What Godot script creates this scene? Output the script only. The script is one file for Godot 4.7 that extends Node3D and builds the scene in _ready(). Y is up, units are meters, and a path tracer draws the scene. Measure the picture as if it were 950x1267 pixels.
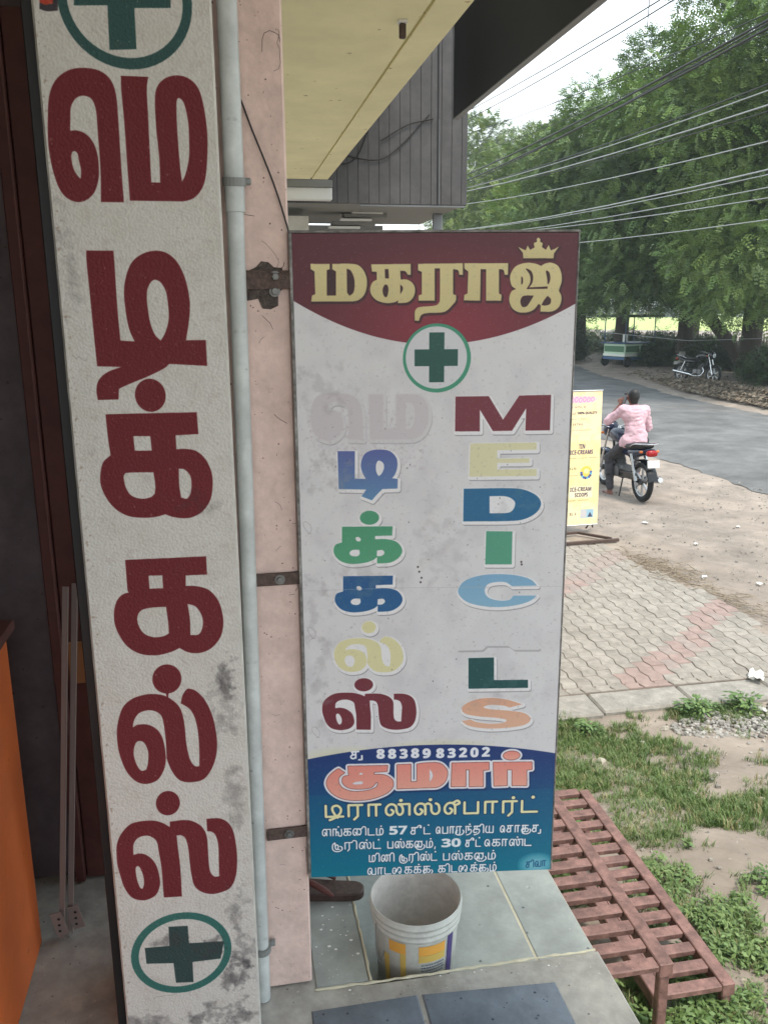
extends Node3D
# A shop front on a raised platform beside a village road: a painted pillar, a hanging shop sign, a road with trees beyond.
# World: y up, metres; the platform floor is y = 0, the building runs along z, the road lies to the right (+x).

const GROUND := -1.0
var M := {}
var used := {}
var rng := RandomNumberGenerator.new()
var sw := PI / 180.0

# ---------------------------------------------------------------- small helpers
func numbered(n: String) -> String:
	if not used.has(n):
		used[n] = 0
		return n
	used[n] += 1
	return "%s_%03d" % [n, used[n]]

func tag(o: Node, label: String, category := "", group := "", kind := "") -> Node:
	if label: o.set_meta("label", label)
	if category: o.set_meta("category", category)
	if group: o.set_meta("group", group)
	if kind: o.set_meta("kind", kind)
	return o

func thing(called: String, label: String, category: String, at := Vector3.ZERO, turn := 0.0, group := "") -> Node3D:
	var o := Node3D.new()
	o.name = numbered(called)
	add_child(o)
	o.position = at
	o.rotation.y = turn
	tag(o, label, category, group)
	return o

func ns() -> SurfaceTool:
	var st := SurfaceTool.new()
	st.begin(Mesh.PRIMITIVE_TRIANGLES)
	return st

func commit(st: SurfaceTool, m: Material) -> ArrayMesh:
	st.generate_normals()
	var me := st.commit()
	me.surface_set_material(0, m)
	return me

func obj(called: String, st: SurfaceTool, m: Material, parent: Node = null) -> MeshInstance3D:
	return put(called, commit(st, m), parent)

func put(called: String, me: Mesh, parent: Node = null, at := Transform3D()) -> MeshInstance3D:
	var o := MeshInstance3D.new()
	o.mesh = me
	o.transform = at
	if parent == null:
		o.name = numbered(called)
		add_child(o)
	else:
		o.name = called
		parent.add_child(o, true)
	return o

func struct(called: String, st: SurfaceTool, m: Material) -> MeshInstance3D:
	var o := obj(called, st, m)
	o.set_meta("kind", "structure")
	return o

func part(called: String, parent: Node, at := Transform3D()) -> Node3D:
	var o := Node3D.new()
	o.name = called
	o.transform = at
	parent.add_child(o, true)
	return o

func tri(st: SurfaceTool, a: Vector3, b: Vector3, c: Vector3) -> void:
	st.add_vertex(a); st.add_vertex(b); st.add_vertex(c)

func quad(st: SurfaceTool, a: Vector3, b: Vector3, c: Vector3, d: Vector3) -> void:
	tri(st, a, b, c); tri(st, a, c, d)

func quad_uv(st: SurfaceTool, a: Vector3, b: Vector3, c: Vector3, d: Vector3) -> void:   # uv: a top left, b top right, c bottom right, d bottom left
	st.set_smooth_group(-1)
	var uv := [Vector2(0, 0), Vector2(1, 0), Vector2(1, 1), Vector2(0, 1)]
	var p := [a, b, c, d]
	for i in [0, 1, 2, 0, 2, 3]:
		st.set_uv(uv[i]); st.add_vertex(p[i])

# box with chamfered edges
func box(st: SurfaceTool, c: Vector3, s: Vector3, bev := 0.0, b := Basis()) -> void:
	st.set_smooth_group(-1)
	var h := s * 0.5
	var e := minf(bev, minf(h.x, minf(h.y, h.z)) * 0.9)
	var P := func(sx: int, sy: int, sz: int, ax: int) -> Vector3:
		var v := Vector3(sx * (h.x - (0.0 if ax == 0 else e)), sy * (h.y - (0.0 if ax == 1 else e)), sz * (h.z - (0.0 if ax == 2 else e)))
		return c + b * v
	for s1 in [-1, 1]:
		for ax in 3:
			var q := []
			for k in [[-1, -1], [1, -1], [1, 1], [-1, 1]]:
				var v := [0, 0, 0]
				v[ax] = s1
				v[(ax + 1) % 3] = k[0]
				v[(ax + 2) % 3] = k[1]
				q.append(P.call(v[0], v[1], v[2], ax))
			if s1 > 0: quad(st, q[3], q[2], q[1], q[0])
			else: quad(st, q[0], q[1], q[2], q[3])
	if e <= 0.0: return
	for ax in 3:
		var a1 := (ax + 1) % 3
		var a2 := (ax + 2) % 3
		for k in [[-1, -1], [1, -1], [1, 1], [-1, 1]]:
			var lo := [0, 0, 0]
			var hi := [0, 0, 0]
			lo[ax] = -1; hi[ax] = 1
			lo[a1] = k[0]; hi[a1] = k[0]
			lo[a2] = k[1]; hi[a2] = k[1]
			var q0 = P.call(lo[0], lo[1], lo[2], a1)
			var q1 = P.call(hi[0], hi[1], hi[2], a1)
			var q2 = P.call(hi[0], hi[1], hi[2], a2)
			var q3 = P.call(lo[0], lo[1], lo[2], a2)
			if k[0] * k[1] > 0: quad(st, q3, q2, q1, q0)
			else: quad(st, q0, q1, q2, q3)
	for sx in [-1, 1]:
		for sy in [-1, 1]:
			for sz in [-1, 1]:
				var t0 = P.call(sx, sy, sz, 0)
				var t1 = P.call(sx, sy, sz, 1)
				var t2 = P.call(sx, sy, sz, 2)
				if sx * sy * sz > 0: tri(st, t0, t2, t1)
				else: tri(st, t0, t1, t2)

func boxmm(st: SurfaceTool, lo: Vector3, hi: Vector3, bev := 0.0) -> void:
	box(st, (lo + hi) * 0.5, hi - lo, bev)

func bar(st: SurfaceTool, a: Vector3, b: Vector3, w: float, h: float, bev := 0.0) -> void:   # square bar from a to b
	var d := (b - a).normalized()
	var up := Vector3.UP if absf(d.y) < 0.95 else Vector3.RIGHT
	var x := up.cross(d).normalized()
	var y := d.cross(x)
	box(st, (a + b) * 0.5, Vector3(w, h, a.distance_to(b)), bev, Basis(x, y, d))

# round tube along points; radius a number or a list
func tube(st: SurfaceTool, pts: Array, r, n := 8, caps := true) -> void:
	st.set_smooth_group(0)
	var rings := []
	var px := Vector3.ZERO
	for i in pts.size():
		var d: Vector3 = (pts[mini(i + 1, pts.size() - 1)] - pts[maxi(i - 1, 0)]).normalized()
		var x := px - d * px.dot(d)
		if x.length() < 0.01:
			x = d.cross(Vector3.UP if absf(d.y) < 0.9 else Vector3.RIGHT)
		x = x.normalized()
		px = x
		var y := d.cross(x)
		var rr: float = r[i] if r is Array else r
		var ring := []
		for k in n:
			var a := TAU * k / n
			ring.append(pts[i] + (x * cos(a) + y * sin(a)) * rr)
		rings.append(ring)
	for i in rings.size() - 1:
		for k in n:
			quad(st, rings[i][k], rings[i + 1][k], rings[i + 1][(k + 1) % n], rings[i][(k + 1) % n])
	if caps:
		st.set_smooth_group(-1)
		for k in n:
			tri(st, pts[0], rings[0][k], rings[0][(k + 1) % n])
			tri(st, pts[-1], rings[-1][(k + 1) % n], rings[-1][k])

# profile of (radius, height) turned about y
func lathe(st: SurfaceTool, prof: Array, n := 24, xf := Transform3D(), sharp := false) -> void:
	for i in prof.size() - 1:
		st.set_smooth_group(-1 if sharp else i / 1000)
		for k in n:
			var a0 := TAU * k / n
			var a1 := TAU * (k + 1) / n
			var p0 := Vector3(prof[i].x * cos(a0), prof[i].y, prof[i].x * sin(a0))
			var p1 := Vector3(prof[i].x * cos(a1), prof[i].y, prof[i].x * sin(a1))
			var p2 := Vector3(prof[i + 1].x * cos(a1), prof[i + 1].y, prof[i + 1].x * sin(a1))
			var p3 := Vector3(prof[i + 1].x * cos(a0), prof[i + 1].y, prof[i + 1].x * sin(a0))
			if prof[i].x > 0.0001: tri(st, xf * p0, xf * p1, xf * p2)
			if prof[i + 1].x > 0.0001: tri(st, xf * p0, xf * p2, xf * p3)

# closed shape through sections [centre, half width, half height, squareness] that lie across z (or along the axes of b)
func loft(st: SurfaceTool, secs: Array, n := 14, b := Basis()) -> void:
	st.set_smooth_group(0)
	var rings := []
	for s in secs:
		var ring := []
		var e: float = 2.0 / (s[3] if s.size() > 3 else 2.0)
		for k in n:
			var a := TAU * k / n
			var cx := signf(cos(a)) * pow(absf(cos(a)), e)
			var cy := signf(sin(a)) * pow(absf(sin(a)), e)
			ring.append(s[0] + b * Vector3(cx * s[1], cy * s[2], 0))
		rings.append(ring)
	for i in rings.size() - 1:
		for k in n:
			quad(st, rings[i][k], rings[i][(k + 1) % n], rings[i + 1][(k + 1) % n], rings[i + 1][k])
	for k in n:
		tri(st, secs[0][0], rings[0][(k + 1) % n], rings[0][k])
		tri(st, secs[-1][0], rings[-1][k], rings[-1][(k + 1) % n])

# flat polygon (x, z) raised between two heights, with a chamfer round the top
func slab(st: SurfaceTool, poly: PackedVector2Array, y0: float, y1: float, bev := 0.0) -> void:
	st.set_smooth_group(-1)
	if Geometry2D.is_polygon_clockwise(poly):
		poly.reverse()
	var top := poly
	if bev > 0.0:
		var ins := PackedVector2Array()
		var n := poly.size()
		for i in n:
			var d0 := (poly[i] - poly[(i + n - 1) % n]).normalized()
			var d1 := (poly[(i + 1) % n] - poly[i]).normalized()
			var nn := (Vector2(-d0.y, d0.x) + Vector2(-d1.y, d1.x))
			nn = nn.normalized() / maxf(0.5, nn.length() * 0.5)
			ins.append(poly[i] + nn * bev)
		top = ins
	for i in poly.size():
		var j := (i + 1) % poly.size()
		var a := Vector3(poly[i].x, y0, poly[i].y)
		var b := Vector3(poly[j].x, y0, poly[j].y)
		var a1 := Vector3(poly[i].x, y1 - bev, poly[i].y)
		var b1 := Vector3(poly[j].x, y1 - bev, poly[j].y)
		quad(st, a, b, b1, a1)
		if bev > 0.0:
			quad(st, a1, b1, Vector3(top[j].x, y1, top[j].y), Vector3(top[i].x, y1, top[i].y))
	var idx := Geometry2D.triangulate_polygon(top)
	for i in range(0, idx.size(), 3):
		tri(st, Vector3(top[idx[i]].x, y1, top[idx[i]].y), Vector3(top[idx[i + 1]].x, y1, top[idx[i + 1]].y), Vector3(top[idx[i + 2]].x, y1, top[idx[i + 2]].y))

func smooth_pts(pts: Array, per := 6) -> Array:   # Catmull-Rom through 3D points
	var out := []
	for i in pts.size() - 1:
		var p0: Vector3 = pts[maxi(i - 1, 0)]
		var p1: Vector3 = pts[i]
		var p2: Vector3 = pts[i + 1]
		var p3: Vector3 = pts[mini(i + 2, pts.size() - 1)]
		for k in per:
			out.append(p1.cubic_interpolate(p2, p0, p3, float(k) / per))
	out.append(pts[-1])
	return out

# ---------------------------------------------------------------- noise and materials
func noise_img(w: int, h: int, sd: int, freq: float, oct := 4, kind := FastNoiseLite.TYPE_SIMPLEX_SMOOTH, seamless := true) -> Image:
	var n := FastNoiseLite.new()
	n.seed = sd
	n.noise_type = kind
	n.frequency = freq
	n.fractal_octaves = oct
	var im := n.get_seamless_image(w, h) if seamless else n.get_image(w, h)
	im.convert(Image.FORMAT_L8)
	return im

# a tile of grain, from coarse patches to fine grit, between two tints; the brighter tint goes into the material's colour
func grain_tex(size: int, sd: int, f1: float, _f2: float, lo: Color, hi: Color, specks := 0, speck_lo := Color.BLACK, speck_hi := Color.WHITE) -> ImageTexture:
	var n := FastNoiseLite.new()
	n.seed = sd
	n.noise_type = FastNoiseLite.TYPE_SIMPLEX_SMOOTH
	n.frequency = f1
	n.fractal_octaves = 7
	n.fractal_gain = 0.68
	var im := n.get_seamless_image(size, size)
	im.convert(Image.FORMAT_RGB8)
	var ratio := lo.get_luminance() / hi.get_luminance()
	if absf(ratio - 0.5) < 0.01: ratio = 0.51
	im.adjust_bcs((1.0 - ratio) / (1.0 - 2.0 * ratio), 1.0 - 2.0 * ratio, 1.0)   # grey from the ratio up to one
	var r := RandomNumberGenerator.new()
	r.seed = sd
	for s in specks:
		var x := r.randi() % size
		var y := r.randi() % size
		var c := speck_lo.lerp(speck_hi, r.randf())
		c = Color(minf(c.r / hi.r, 1.0), minf(c.g / hi.g, 1.0), minf(c.b / hi.b, 1.0))
		var rad := 1 + (r.randi() % 5) / 3
		im.fill_rect(Rect2i(x, y - rad, 1 + rad / 2, rad * 2 + 1), c)
		im.fill_rect(Rect2i(x - rad, y, rad * 2 + 1, 1 + rad / 2), c)
	var t := ImageTexture.create_from_image(im)
	t.set_meta("tint", hi)
	return t

var bumps := {}
func bump_tex(sd: int, freq: float, oct := 4) -> ImageTexture:
	var key := [sd, freq, oct]
	if not bumps.has(key):
		bumps[key] = ImageTexture.create_from_image(noise_img(512, 512, sd, freq, oct))
	return bumps[key]

func mat(called: String, c: Color, rough := 0.7, metal := 0.0) -> StandardMaterial3D:
	var m := StandardMaterial3D.new()
	m.resource_name = called
	m.albedo_color = c
	m.roughness = rough
	m.metallic = metal
	M[called] = m
	return m

# triplanar world material from a grain tile of the given size in metres
func surf(called: String, tex: Texture2D, metres: float, rough := 0.85, relief: Texture2D = null, cm := 0.0) -> StandardMaterial3D:
	var m := mat(called, tex.get_meta("tint", Color.WHITE), rough)
	m.albedo_texture = tex
	m.uv1_triplanar = true
	m.uv1_world_triplanar = true
	m.uv1_scale = Vector3.ONE / metres
	if relief:
		m.heightmap_enabled = true
		m.heightmap_texture = relief
		m.heightmap_scale = cm
	return m

func sr(r: float, g: float, b: float) -> Color:   # 0..255 sRGB
	return Color(r / 255.0, g / 255.0, b / 255.0)

func sstep(a: float, b: float, v: float) -> float:
	var t := clampf((v - a) / (b - a), 0.0, 1.0)
	return t * t * (3.0 - 2.0 * t)
const GLYPH := {
	"pil_ve": [[125,1806,1,85,1806,1,88,1848,0,89,1880,0,89,1921,0,89,1956,0,83,1974,0,70,1979,0,57,1975,0,47,1961,0,44,1941,0,42,1922,1,52,1923,0,66,1919,0,78,1907,0,85,1887,0,86,1862,0,83,1841,0,74,1821,0,60,1809,0,44,1805,0,26,1812,0,14,1829,0,6,1861,0,3,1899,0,6,1940,0,12,1977,0,25,2002,0,47,2018,0,72,2023,0,99,2020,0,117,2007,0,125,1984,0,126,1943,0,125,1867,0],[40,1880,0,44,1889,0,51,1886,0,53,1872,0,55,1858,0,53,1844,1,48,1849,0,42,1861,0]],
	"pil_ma": [[136,2013,1,183,2013,1,179,1993,0,178,1945,0,176,1840,1,192,1840,1,193,1882,0,191,1931,0,192,1976,0,197,1997,0,211,2011,0,231,2017,0,253,2013,0,270,1996,0,278,1962,0,281,1920,0,278,1877,0,271,1841,0,256,1819,0,237,1810,0,211,1809,0,136,1809,1,136,1874,0,136,1943,0,135,1988,0],[230,1976,0,236,1980,0,243,1971,0,248,1943,0,248,1912,0,246,1883,0,238,1855,0,231,1842,1,229,1869,0,228,1911,0,228,1946,0]],
	"pil_ti": [[52,1723,1,100,1723,1,100,1695,0,99,1624,0,100,1564,1,126,1562,1,118,1583,0,114,1612,0,113,1647,0,118,1675,0,130,1701,0,148,1716,0,171,1723,0,194,1720,0,213,1704,0,226,1675,0,232,1638,0,230,1606,0,221,1563,1,258,1563,1,258,1515,1,187,1520,1,175,1511,0,144,1497,0,120,1488,0,93,1477,0,90,1473,1,88,1456,1,50,1456,1,49,1475,0,55,1493,0,72,1507,0,98,1516,1,54,1518,1,53,1567,0,52,1639,0,51,1703,0],[157,1658,0,165,1670,0,174,1672,0,183,1665,0,190,1649,0,192,1623,0,191,1600,0,183,1577,0,174,1563,1,164,1574,0,157,1595,0,154,1624,0,154,1644,0]],
	"pil_k1": [[62,1429,1,233,1428,1,234,1386,1,190,1385,1,190,1358,1,207,1358,0,228,1353,0,245,1336,0,255,1311,0,256,1285,0,250,1256,0,234,1234,0,214,1223,0,196,1221,0,174,1225,0,160,1231,1,144,1227,0,118,1226,0,89,1231,0,66,1246,0,50,1269,0,42,1294,0,43,1316,0,50,1338,0,65,1351,1,63,1378,0,62,1411,0],[110,1386,1,142,1385,1,143,1357,1,111,1358,1],[88,1313,0,96,1316,0,143,1315,1,145,1290,0,143,1273,1,134,1266,0,116,1264,0,98,1271,0,89,1286,0,86,1305,0],[192,1320,1,203,1318,0,213,1306,0,215,1290,0,212,1271,0,204,1260,0,193,1263,1,191,1288,0]],
	"pil_k2": [[76,1143,1,235,1141,1,235,1103,1,192,1104,1,191,1082,1,212,1080,0,237,1070,0,255,1045,0,262,1013,0,261,988,0,253,965,0,234,945,0,211,937,0,188,940,0,170,951,1,153,944,0,124,939,0,93,944,0,69,960,0,55,982,0,46,1009,0,46,1036,0,53,1059,0,65,1072,0,79,1076,1,76,1081,0,76,1108,0],[119,1108,1,146,1107,1,146,1080,1,119,1081,1],[91,1024,0,100,1037,0,119,1041,0,149,1041,1,151,1007,0,151,984,1,140,979,0,121,978,0,102,987,0,92,1005,0],[192,1044,1,207,1038,0,217,1023,0,221,1006,0,218,988,0,210,977,0,194,977,1,195,1011,0]],
	"pil_l": [[31,777,0,37,806,0,48,832,0,67,848,0,93,855,0,118,854,0,140,845,0,159,826,0,167,804,0,170,774,0,171,737,0,176,701,0,185,684,0,195,682,1,197,715,0,197,756,0,193,790,0,185,811,0,175,822,0,165,829,1,170,847,0,179,859,0,185,860,0,199,853,0,215,832,0,228,798,0,234,760,0,235,726,0,229,693,0,215,664,0,198,649,0,171,647,0,151,655,0,138,675,0,131,696,0,128,708,1,129,738,0,128,775,0,125,801,0,116,814,0,100,820,0,82,817,0,72,808,0,66,796,0,64,785,1,75,790,0,95,788,0,112,776,0,122,757,0,126,730,0,126,704,0,121,683,0,109,663,0,95,655,0,77,654,0,60,663,0,45,684,0,36,711,0,31,741,0],[62,734,0,68,750,0,76,753,0,85,747,0,91,727,0,89,701,0,84,686,1,74,685,0,67,696,0,62,715,0]],
	"pil_s": [[8,497,0,11,520,0,21,542,0,39,561,0,59,567,0,89,566,0,109,558,0,124,546,1,125,559,1,156,559,0,175,553,0,192,538,0,201,515,0,202,483,0,202,451,0,204,426,0,212,413,0,223,412,1,224,448,0,225,488,0,221,512,0,213,523,0,203,526,1,203,556,1,230,554,0,248,542,0,259,519,0,264,479,0,264,442,0,259,406,0,246,380,0,224,371,0,203,370,0,183,378,0,168,395,0,163,424,0,161,457,0,160,489,0,156,513,0,147,523,0,137,524,1,138,492,0,140,440,0,139,373,1,100,376,1,100,409,0,100,449,0,97,489,0,94,515,0,83,528,0,70,532,0,55,528,0,45,514,0,43,489,1,57,491,0,73,483,0,87,463,0,93,438,0,94,410,0,85,387,0,69,377,0,51,376,0,31,387,0,18,413,0,12,442,0,8,470,0],[45,455,0,50,461,0,55,455,0,60,435,0,60,415,0,56,404,1,51,408,0,46,429,0]],
	"pil_plus": [[105,301,1,147,297,1,147,252,1,225,245,1,215,201,1,152,202,1,151,149,1,112,154,1,110,206,1,51,214,1,50,255,1,104,252,1]],
	"pil_plus_top": [[127,2207,1,173,2210,1,171,2166,1,232,2168,1,229,2123,1,167,2120,1,166,2056,1,120,2053,1,122,2122,1,66,2119,1,70,2161,1,124,2164,1]],
	"pil_fleck": [[12,2143,1,42,2145,1,39,2110,1,21,2108,0,9,2111,1]],
	"g_ma": [[35.1,57.5,1,73.7,57.7,1,73.5,67.9,1,67.6,70,1,66.5,118.8,1,84.7,118.9,1,85.6,72.6,1,78.3,67.9,1,78.5,57.7,1,118.7,57.9,0,134.8,63.5,0,144.9,79.2,0,147.3,97.9,0,142.2,116.7,0,130.7,127.7,0,117.6,130.8,1,34.8,130.3,1,36.7,118.6,1,43.3,116.1,1,42.8,72.4,1,35.5,67.7,1],[107.3,67.1,1,115.3,71.2,0,121.5,85.3,0,122.3,100.9,0,119.5,113.5,0,111.9,119.7,1,107.2,113.4,1]],
	"g_ka": [[155.8,59,1,235.1,58.4,1,235.1,79.6,1,229.2,79.6,1,223.7,72.7,0,214,71.7,1,214.9,88.3,1,228.6,89,0,240,96.9,0,243.9,109.5,0,240,123.7,0,228.5,133.1,0,208.9,134.6,1,209.6,129.2,1,202.4,132.9,0,186,134.4,0,166.5,128.9,0,155.2,116.8,0,153.7,104.2,0,158.7,93.3,0,166.9,88.6,1,167,73.7,1,157.3,73,1],[183.2,68.4,1,190.3,68.5,1,191.2,86.3,1,183.7,86.2,1],[184.6,98.1,0,188.8,100.7,0,190.1,109.2,0,187.8,120.2,0,183.8,122.7,0,179.6,117,0,178.7,107.5,0,181.4,100.6,0],[213.9,98.3,1,218.8,103,0,218.8,109.3,0,213.9,117.2,1]],
	"g_ra": [[249.6,58.5,1,339.6,57.7,1,340,80.2,1,332.8,80.1,1,330,71.4,0,320.2,69.1,1,320.8,117.8,1,326.8,119.5,1,326.3,130.6,0,318.8,140,0,309,149.5,0,297.6,153.6,0,268,154.7,0,256.5,158.7,0,251.6,169.9,1,243.3,169.2,1,243.3,152.3,0,248.2,144.3,0,258.1,141.9,0,284.3,139.8,0,292.5,133.5,0,294,120.8,0,293.5,67.4,1,283.1,67.4,1,283.6,130.3,1,250.8,130.1,1,250.8,119.9,1,257.3,117.5,1,257.2,74.1,1,249.7,71,1]],
	"g_aa": [[342.2,57.7,1,431,58.1,1,431,80.7,1,424.4,80.6,1,421.5,71.2,0,412.6,69.6,1,413.8,116.8,1,419.5,120,1,418.5,131.2,1,387.8,131,1,386.5,69.5,1,375.7,69.4,1,375.6,130.9,1,342.7,130,1,343.2,119.6,1,349.7,116.4,1,350.6,74,1,343,68.3,1]],
	"g_ja": [[436.2,93.3,0,435.9,80.7,0,443.7,66.6,0,456.6,59.5,0,472.9,57.4,0,487.7,59.6,0,497.7,63.7,1,505.7,59.1,0,518.8,57.6,0,532.2,63.9,0,539.4,78.1,0,540.7,93.8,0,537.3,106.5,0,535.9,112.8,1,541.2,122.4,0,541.1,135.1,0,535.6,146.3,0,522.6,153.3,0,499.3,153.4,1,499.5,140.6,1,495.4,138,1,485.9,149.2,0,472.8,154.5,0,456.2,154.4,0,442.7,147.3,0,435.7,134.4,0,435.4,121.7,0,440.1,112.2,0,448.2,108.5,1,439.8,102.7,0],[458,83.9,1,461.4,87.1,0,461.7,96.6,0,458.5,100.3,1],[466.7,68.9,0,477.3,73,0,482,84.1,0,480.8,96.7,0,474.5,105.5,1,512.4,103.8,1,512.5,108.2,1,469.6,108.6,1,476.8,95.1,0,475.3,80.9,0],[507.9,73.2,0,514.6,76.4,0,517.3,87.4,0,515.4,96.9,0,512.2,100,1,510.7,87.4,0],[458.7,128.2,0,465.1,121.9,0,484.9,121.4,1,477.1,134.7,0,470.7,142.7,0,462.5,143.6,0,458.3,136.2,0],[513.1,122.2,1,519.9,128.6,0,518.7,138.2,0,508.8,141.3,0,501.1,140,1,506.7,130.1,0]],
	"g_crown": [[449.7,26.5,1,458.9,30.9,1,465.5,33.4,1,469.1,24.1,1,474.6,32.5,1,483.3,27.9,1,481.4,20.1,0,487.2,17.1,0,487,12.4,0,490.1,9.4,0,494.2,12.5,0,494.3,17.1,0,499.3,20.2,0,498,27.3,1,506.3,32.6,1,511.5,23.3,1,516.2,33.6,1,524.3,31.1,1,532.6,26.2,1,523,39.8,1,522.4,49.2,1,461.1,48.9,1,459.8,38.6,1]],
	"s_ka": [[87.9,598.8,1,196.4,599.7,1,195.3,620.2,1,158.7,620.6,1,158.6,627.8,1,183,628.2,0,203.9,634,0,215.1,646.9,0,216.1,659.7,0,207.3,672.3,0,189.7,681.1,0,162.3,682.4,1,162.5,667.8,1,152.9,674.9,0,133.6,680.7,0,105.6,682.3,0,84.7,676.1,0,72.7,664.2,0,68.8,651.4,0,73.2,638.8,0,87.2,633.7,1],[116.9,623.4,0,123.2,622.4,0,128,627.2,0,125.5,631.9,0,118.6,630.6,0],[103.2,657.5,0,109.6,651.1,0,124.2,650.7,1,125.1,659.7,0,119.8,665.1,0,107.6,664.1,0],[162.6,653.2,1,174.1,652.3,0,178.6,659,0,172.3,665.4,0,161.8,665.9,1]],
	"s_ti": [[81.7,434.9,1,118,435.4,1,117.1,494.1,1,140,495.2,1,132.7,480.4,0,130.2,463.1,0,136.5,444.2,0,150.2,435.1,0,170.6,432.7,0,191,436.4,0,204.6,450.3,0,207.2,467.7,0,202.7,485,0,195.8,494.6,1,207.8,496.2,1,207.1,517.2,1,175.1,517.7,1,163,529.9,0,152.5,542,1,130.3,532.8,1,140.8,518.3,1,82.5,516.3,1],[161.8,467,0,165.3,457.7,0,170.4,456.8,0,177.2,462,0,178.8,472.5,0,173.6,484.5,0,167.4,489.7,1,162.7,480.9,0]],
	"s_ve": [[135.2,411.7,1,104.8,410.6,1,105.8,353.8,0,97.7,336.9,0,81.1,331.8,0,67.6,336.6,0,60.6,349.9,1,80.7,351.8,0,92.2,363.7,0,94.2,384,0,86.4,400.8,0,69.3,412.5,0,52.5,410.6,0,36,400.2,0,28.2,376.4,0,29,346.2,0,39.6,323,0,61.4,314.9,0,98.1,315.3,0,121.3,323.9,0,132.7,344,0,135,374.3,0]],
	"s_ma": [[148.1,317.5,1,178.2,317.8,1,177.7,388.4,1,204.8,388.8,1,205,318.1,1,252,320.3,0,268.9,338.9,0,272.4,369.3,0,262.4,396.3,0,245.4,409.7,0,225.1,412.2,0,150.5,411.2,1],[225.1,335.1,1,238.6,338.6,0,243.7,355.4,0,242,375.7,0,235.2,389.1,0,225.1,390.7,1]],
	"s_M": [[328.2,323.8,1,397.7,323.7,1,428.7,373.2,1,461.4,323.2,1,528.2,322.4,1,528.7,396.8,1,476.5,396.7,1,476.8,349.6,1,448.3,396.9,1,407.9,396.7,1,379.5,351.4,1,380.4,397,1,328.2,396.6,1]],
	"s_E": [[360.7,422.8,1,501.4,422.2,1,501.9,437.7,1,418.1,437.7,1,418.5,456,1,487.1,455.8,1,487.4,465.4,1,418.8,465,1,419.1,479.4,1,503.4,479.4,1,503.9,494.4,1,359.7,493.5,1]],
	"s_D": [[348.4,519.7,1,439.4,519.9,0,476.9,523.7,0,505.5,537.4,0,515.5,555.1,0,506.8,574.1,0,482.1,588.2,0,447.6,592.4,0,348.3,591.6,1],[404,536.7,1,439.9,537.9,0,457.3,547.8,0,459.2,558.9,0,453.3,570,0,440.9,574.6,0,404.9,574.6,1]],
	"s_I": [[398.5,614.1,1,455.5,615.8,1,456.1,690.3,1,397.9,689.2,1]],
	"s_C": [[513.6,740.3,1,499.3,726,0,470.2,716.1,0,431.8,712,0,390.5,713.8,0,355.7,724.7,0,340.6,742.7,0,341.8,757.8,0,359.7,774.9,0,391.9,784.7,0,430.6,788.3,0,472.3,784.1,0,501,774.6,0,513.5,763.1,1,462,762,1,452.6,771.9,0,430.2,773.1,0,407.6,765.9,0,398.3,752.3,0,402.1,737.3,0,416.4,730.9,0,441.9,730.5,0,458.2,740.2,1]],
	"s_A": [[343.6,883.7,1,398.9,811.3,1,460.2,812.7,1,521.1,886.3,1,468.8,885,1,455.5,875.3,1,403.5,874.1,1,393.9,883.9,1]],
	"s_L": [[364.8,907.5,1,422.3,907.4,1,423.6,962.3,1,500.9,963.5,1,501.6,983.4,1,366,982.1,1]],
	"s_S": [[490.3,1023.7,1,452.9,1010.7,0,415.8,1005.7,0,379,1010.3,0,353.4,1025.5,0,357.4,1041.7,0,387.1,1050.5,0,431.8,1055.8,0,454.2,1061.3,0,447,1068.4,0,417.2,1070,0,387.4,1065.1,0,372.4,1058.2,1,351.7,1061.6,1,369,1074.2,0,410.1,1081.9,0,462.2,1081,0,499.4,1074,0,510.1,1059.7,0,494.7,1045.5,0,461.1,1039,0,416.4,1033.7,0,401.5,1028.5,0,416.2,1023.3,0,445.9,1025.7,0,460.8,1030.9,1]],
	"k_ku": [[91.5,1167.7,1,182.4,1168.9,1,180.7,1183.4,1,150.8,1184.6,1,150.8,1190.5,1,175.9,1193.1,0,191.6,1204.1,0,195.3,1216.5,0,191.5,1228.7,0,175.6,1242.3,0,143.8,1253.6,0,105.8,1255.9,0,74.3,1249.5,0,51,1232.9,0,41.1,1211.5,0,47.2,1192.4,0,61.6,1178.3,0,69.5,1173.3,1,83.4,1183.8,1,70.6,1194.9,0,69.4,1208.9,0,78,1223.2,0,99.9,1232.7,0,125.1,1232.8,0,144.1,1228.9,0,156.8,1222.3,0,160,1211.8,1,155.3,1211.7,0,144.1,1223.6,0,118.9,1227,0,93.7,1223.7,0,79.7,1212.7,0,77.7,1202.1,0,81.6,1193.5,0,92.6,1192.1,1],[116.2,1189.4,0,121,1185,0,125.6,1189.7,0],[103.4,1210,0,122.3,1207.1,0,123.8,1214.1,0,104.9,1214.6,0]],
	"k_ma": [[204.3,1167.8,1,235.8,1167.1,1,235.8,1212.5,1,250.1,1212.3,1,250,1167.5,1,267.5,1165.2,0,301,1166.3,0,317.9,1181.6,0,320.7,1196.6,0,314.9,1215.1,0,298.1,1227.7,0,267.7,1228.5,0,204.2,1229.1,1],[279.3,1180.4,1,286,1191.8,0,286.1,1203,0,279.5,1213.9,1]],
	"k_aa": [[331.1,1167.2,1,416.9,1168.1,1,417.3,1186.6,1,403.8,1188.1,1,404.7,1229.3,1,372.5,1229,1,371.8,1185.2,1,363.3,1184.9,1,364,1227.9,1,330.2,1227.6,1]],
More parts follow.
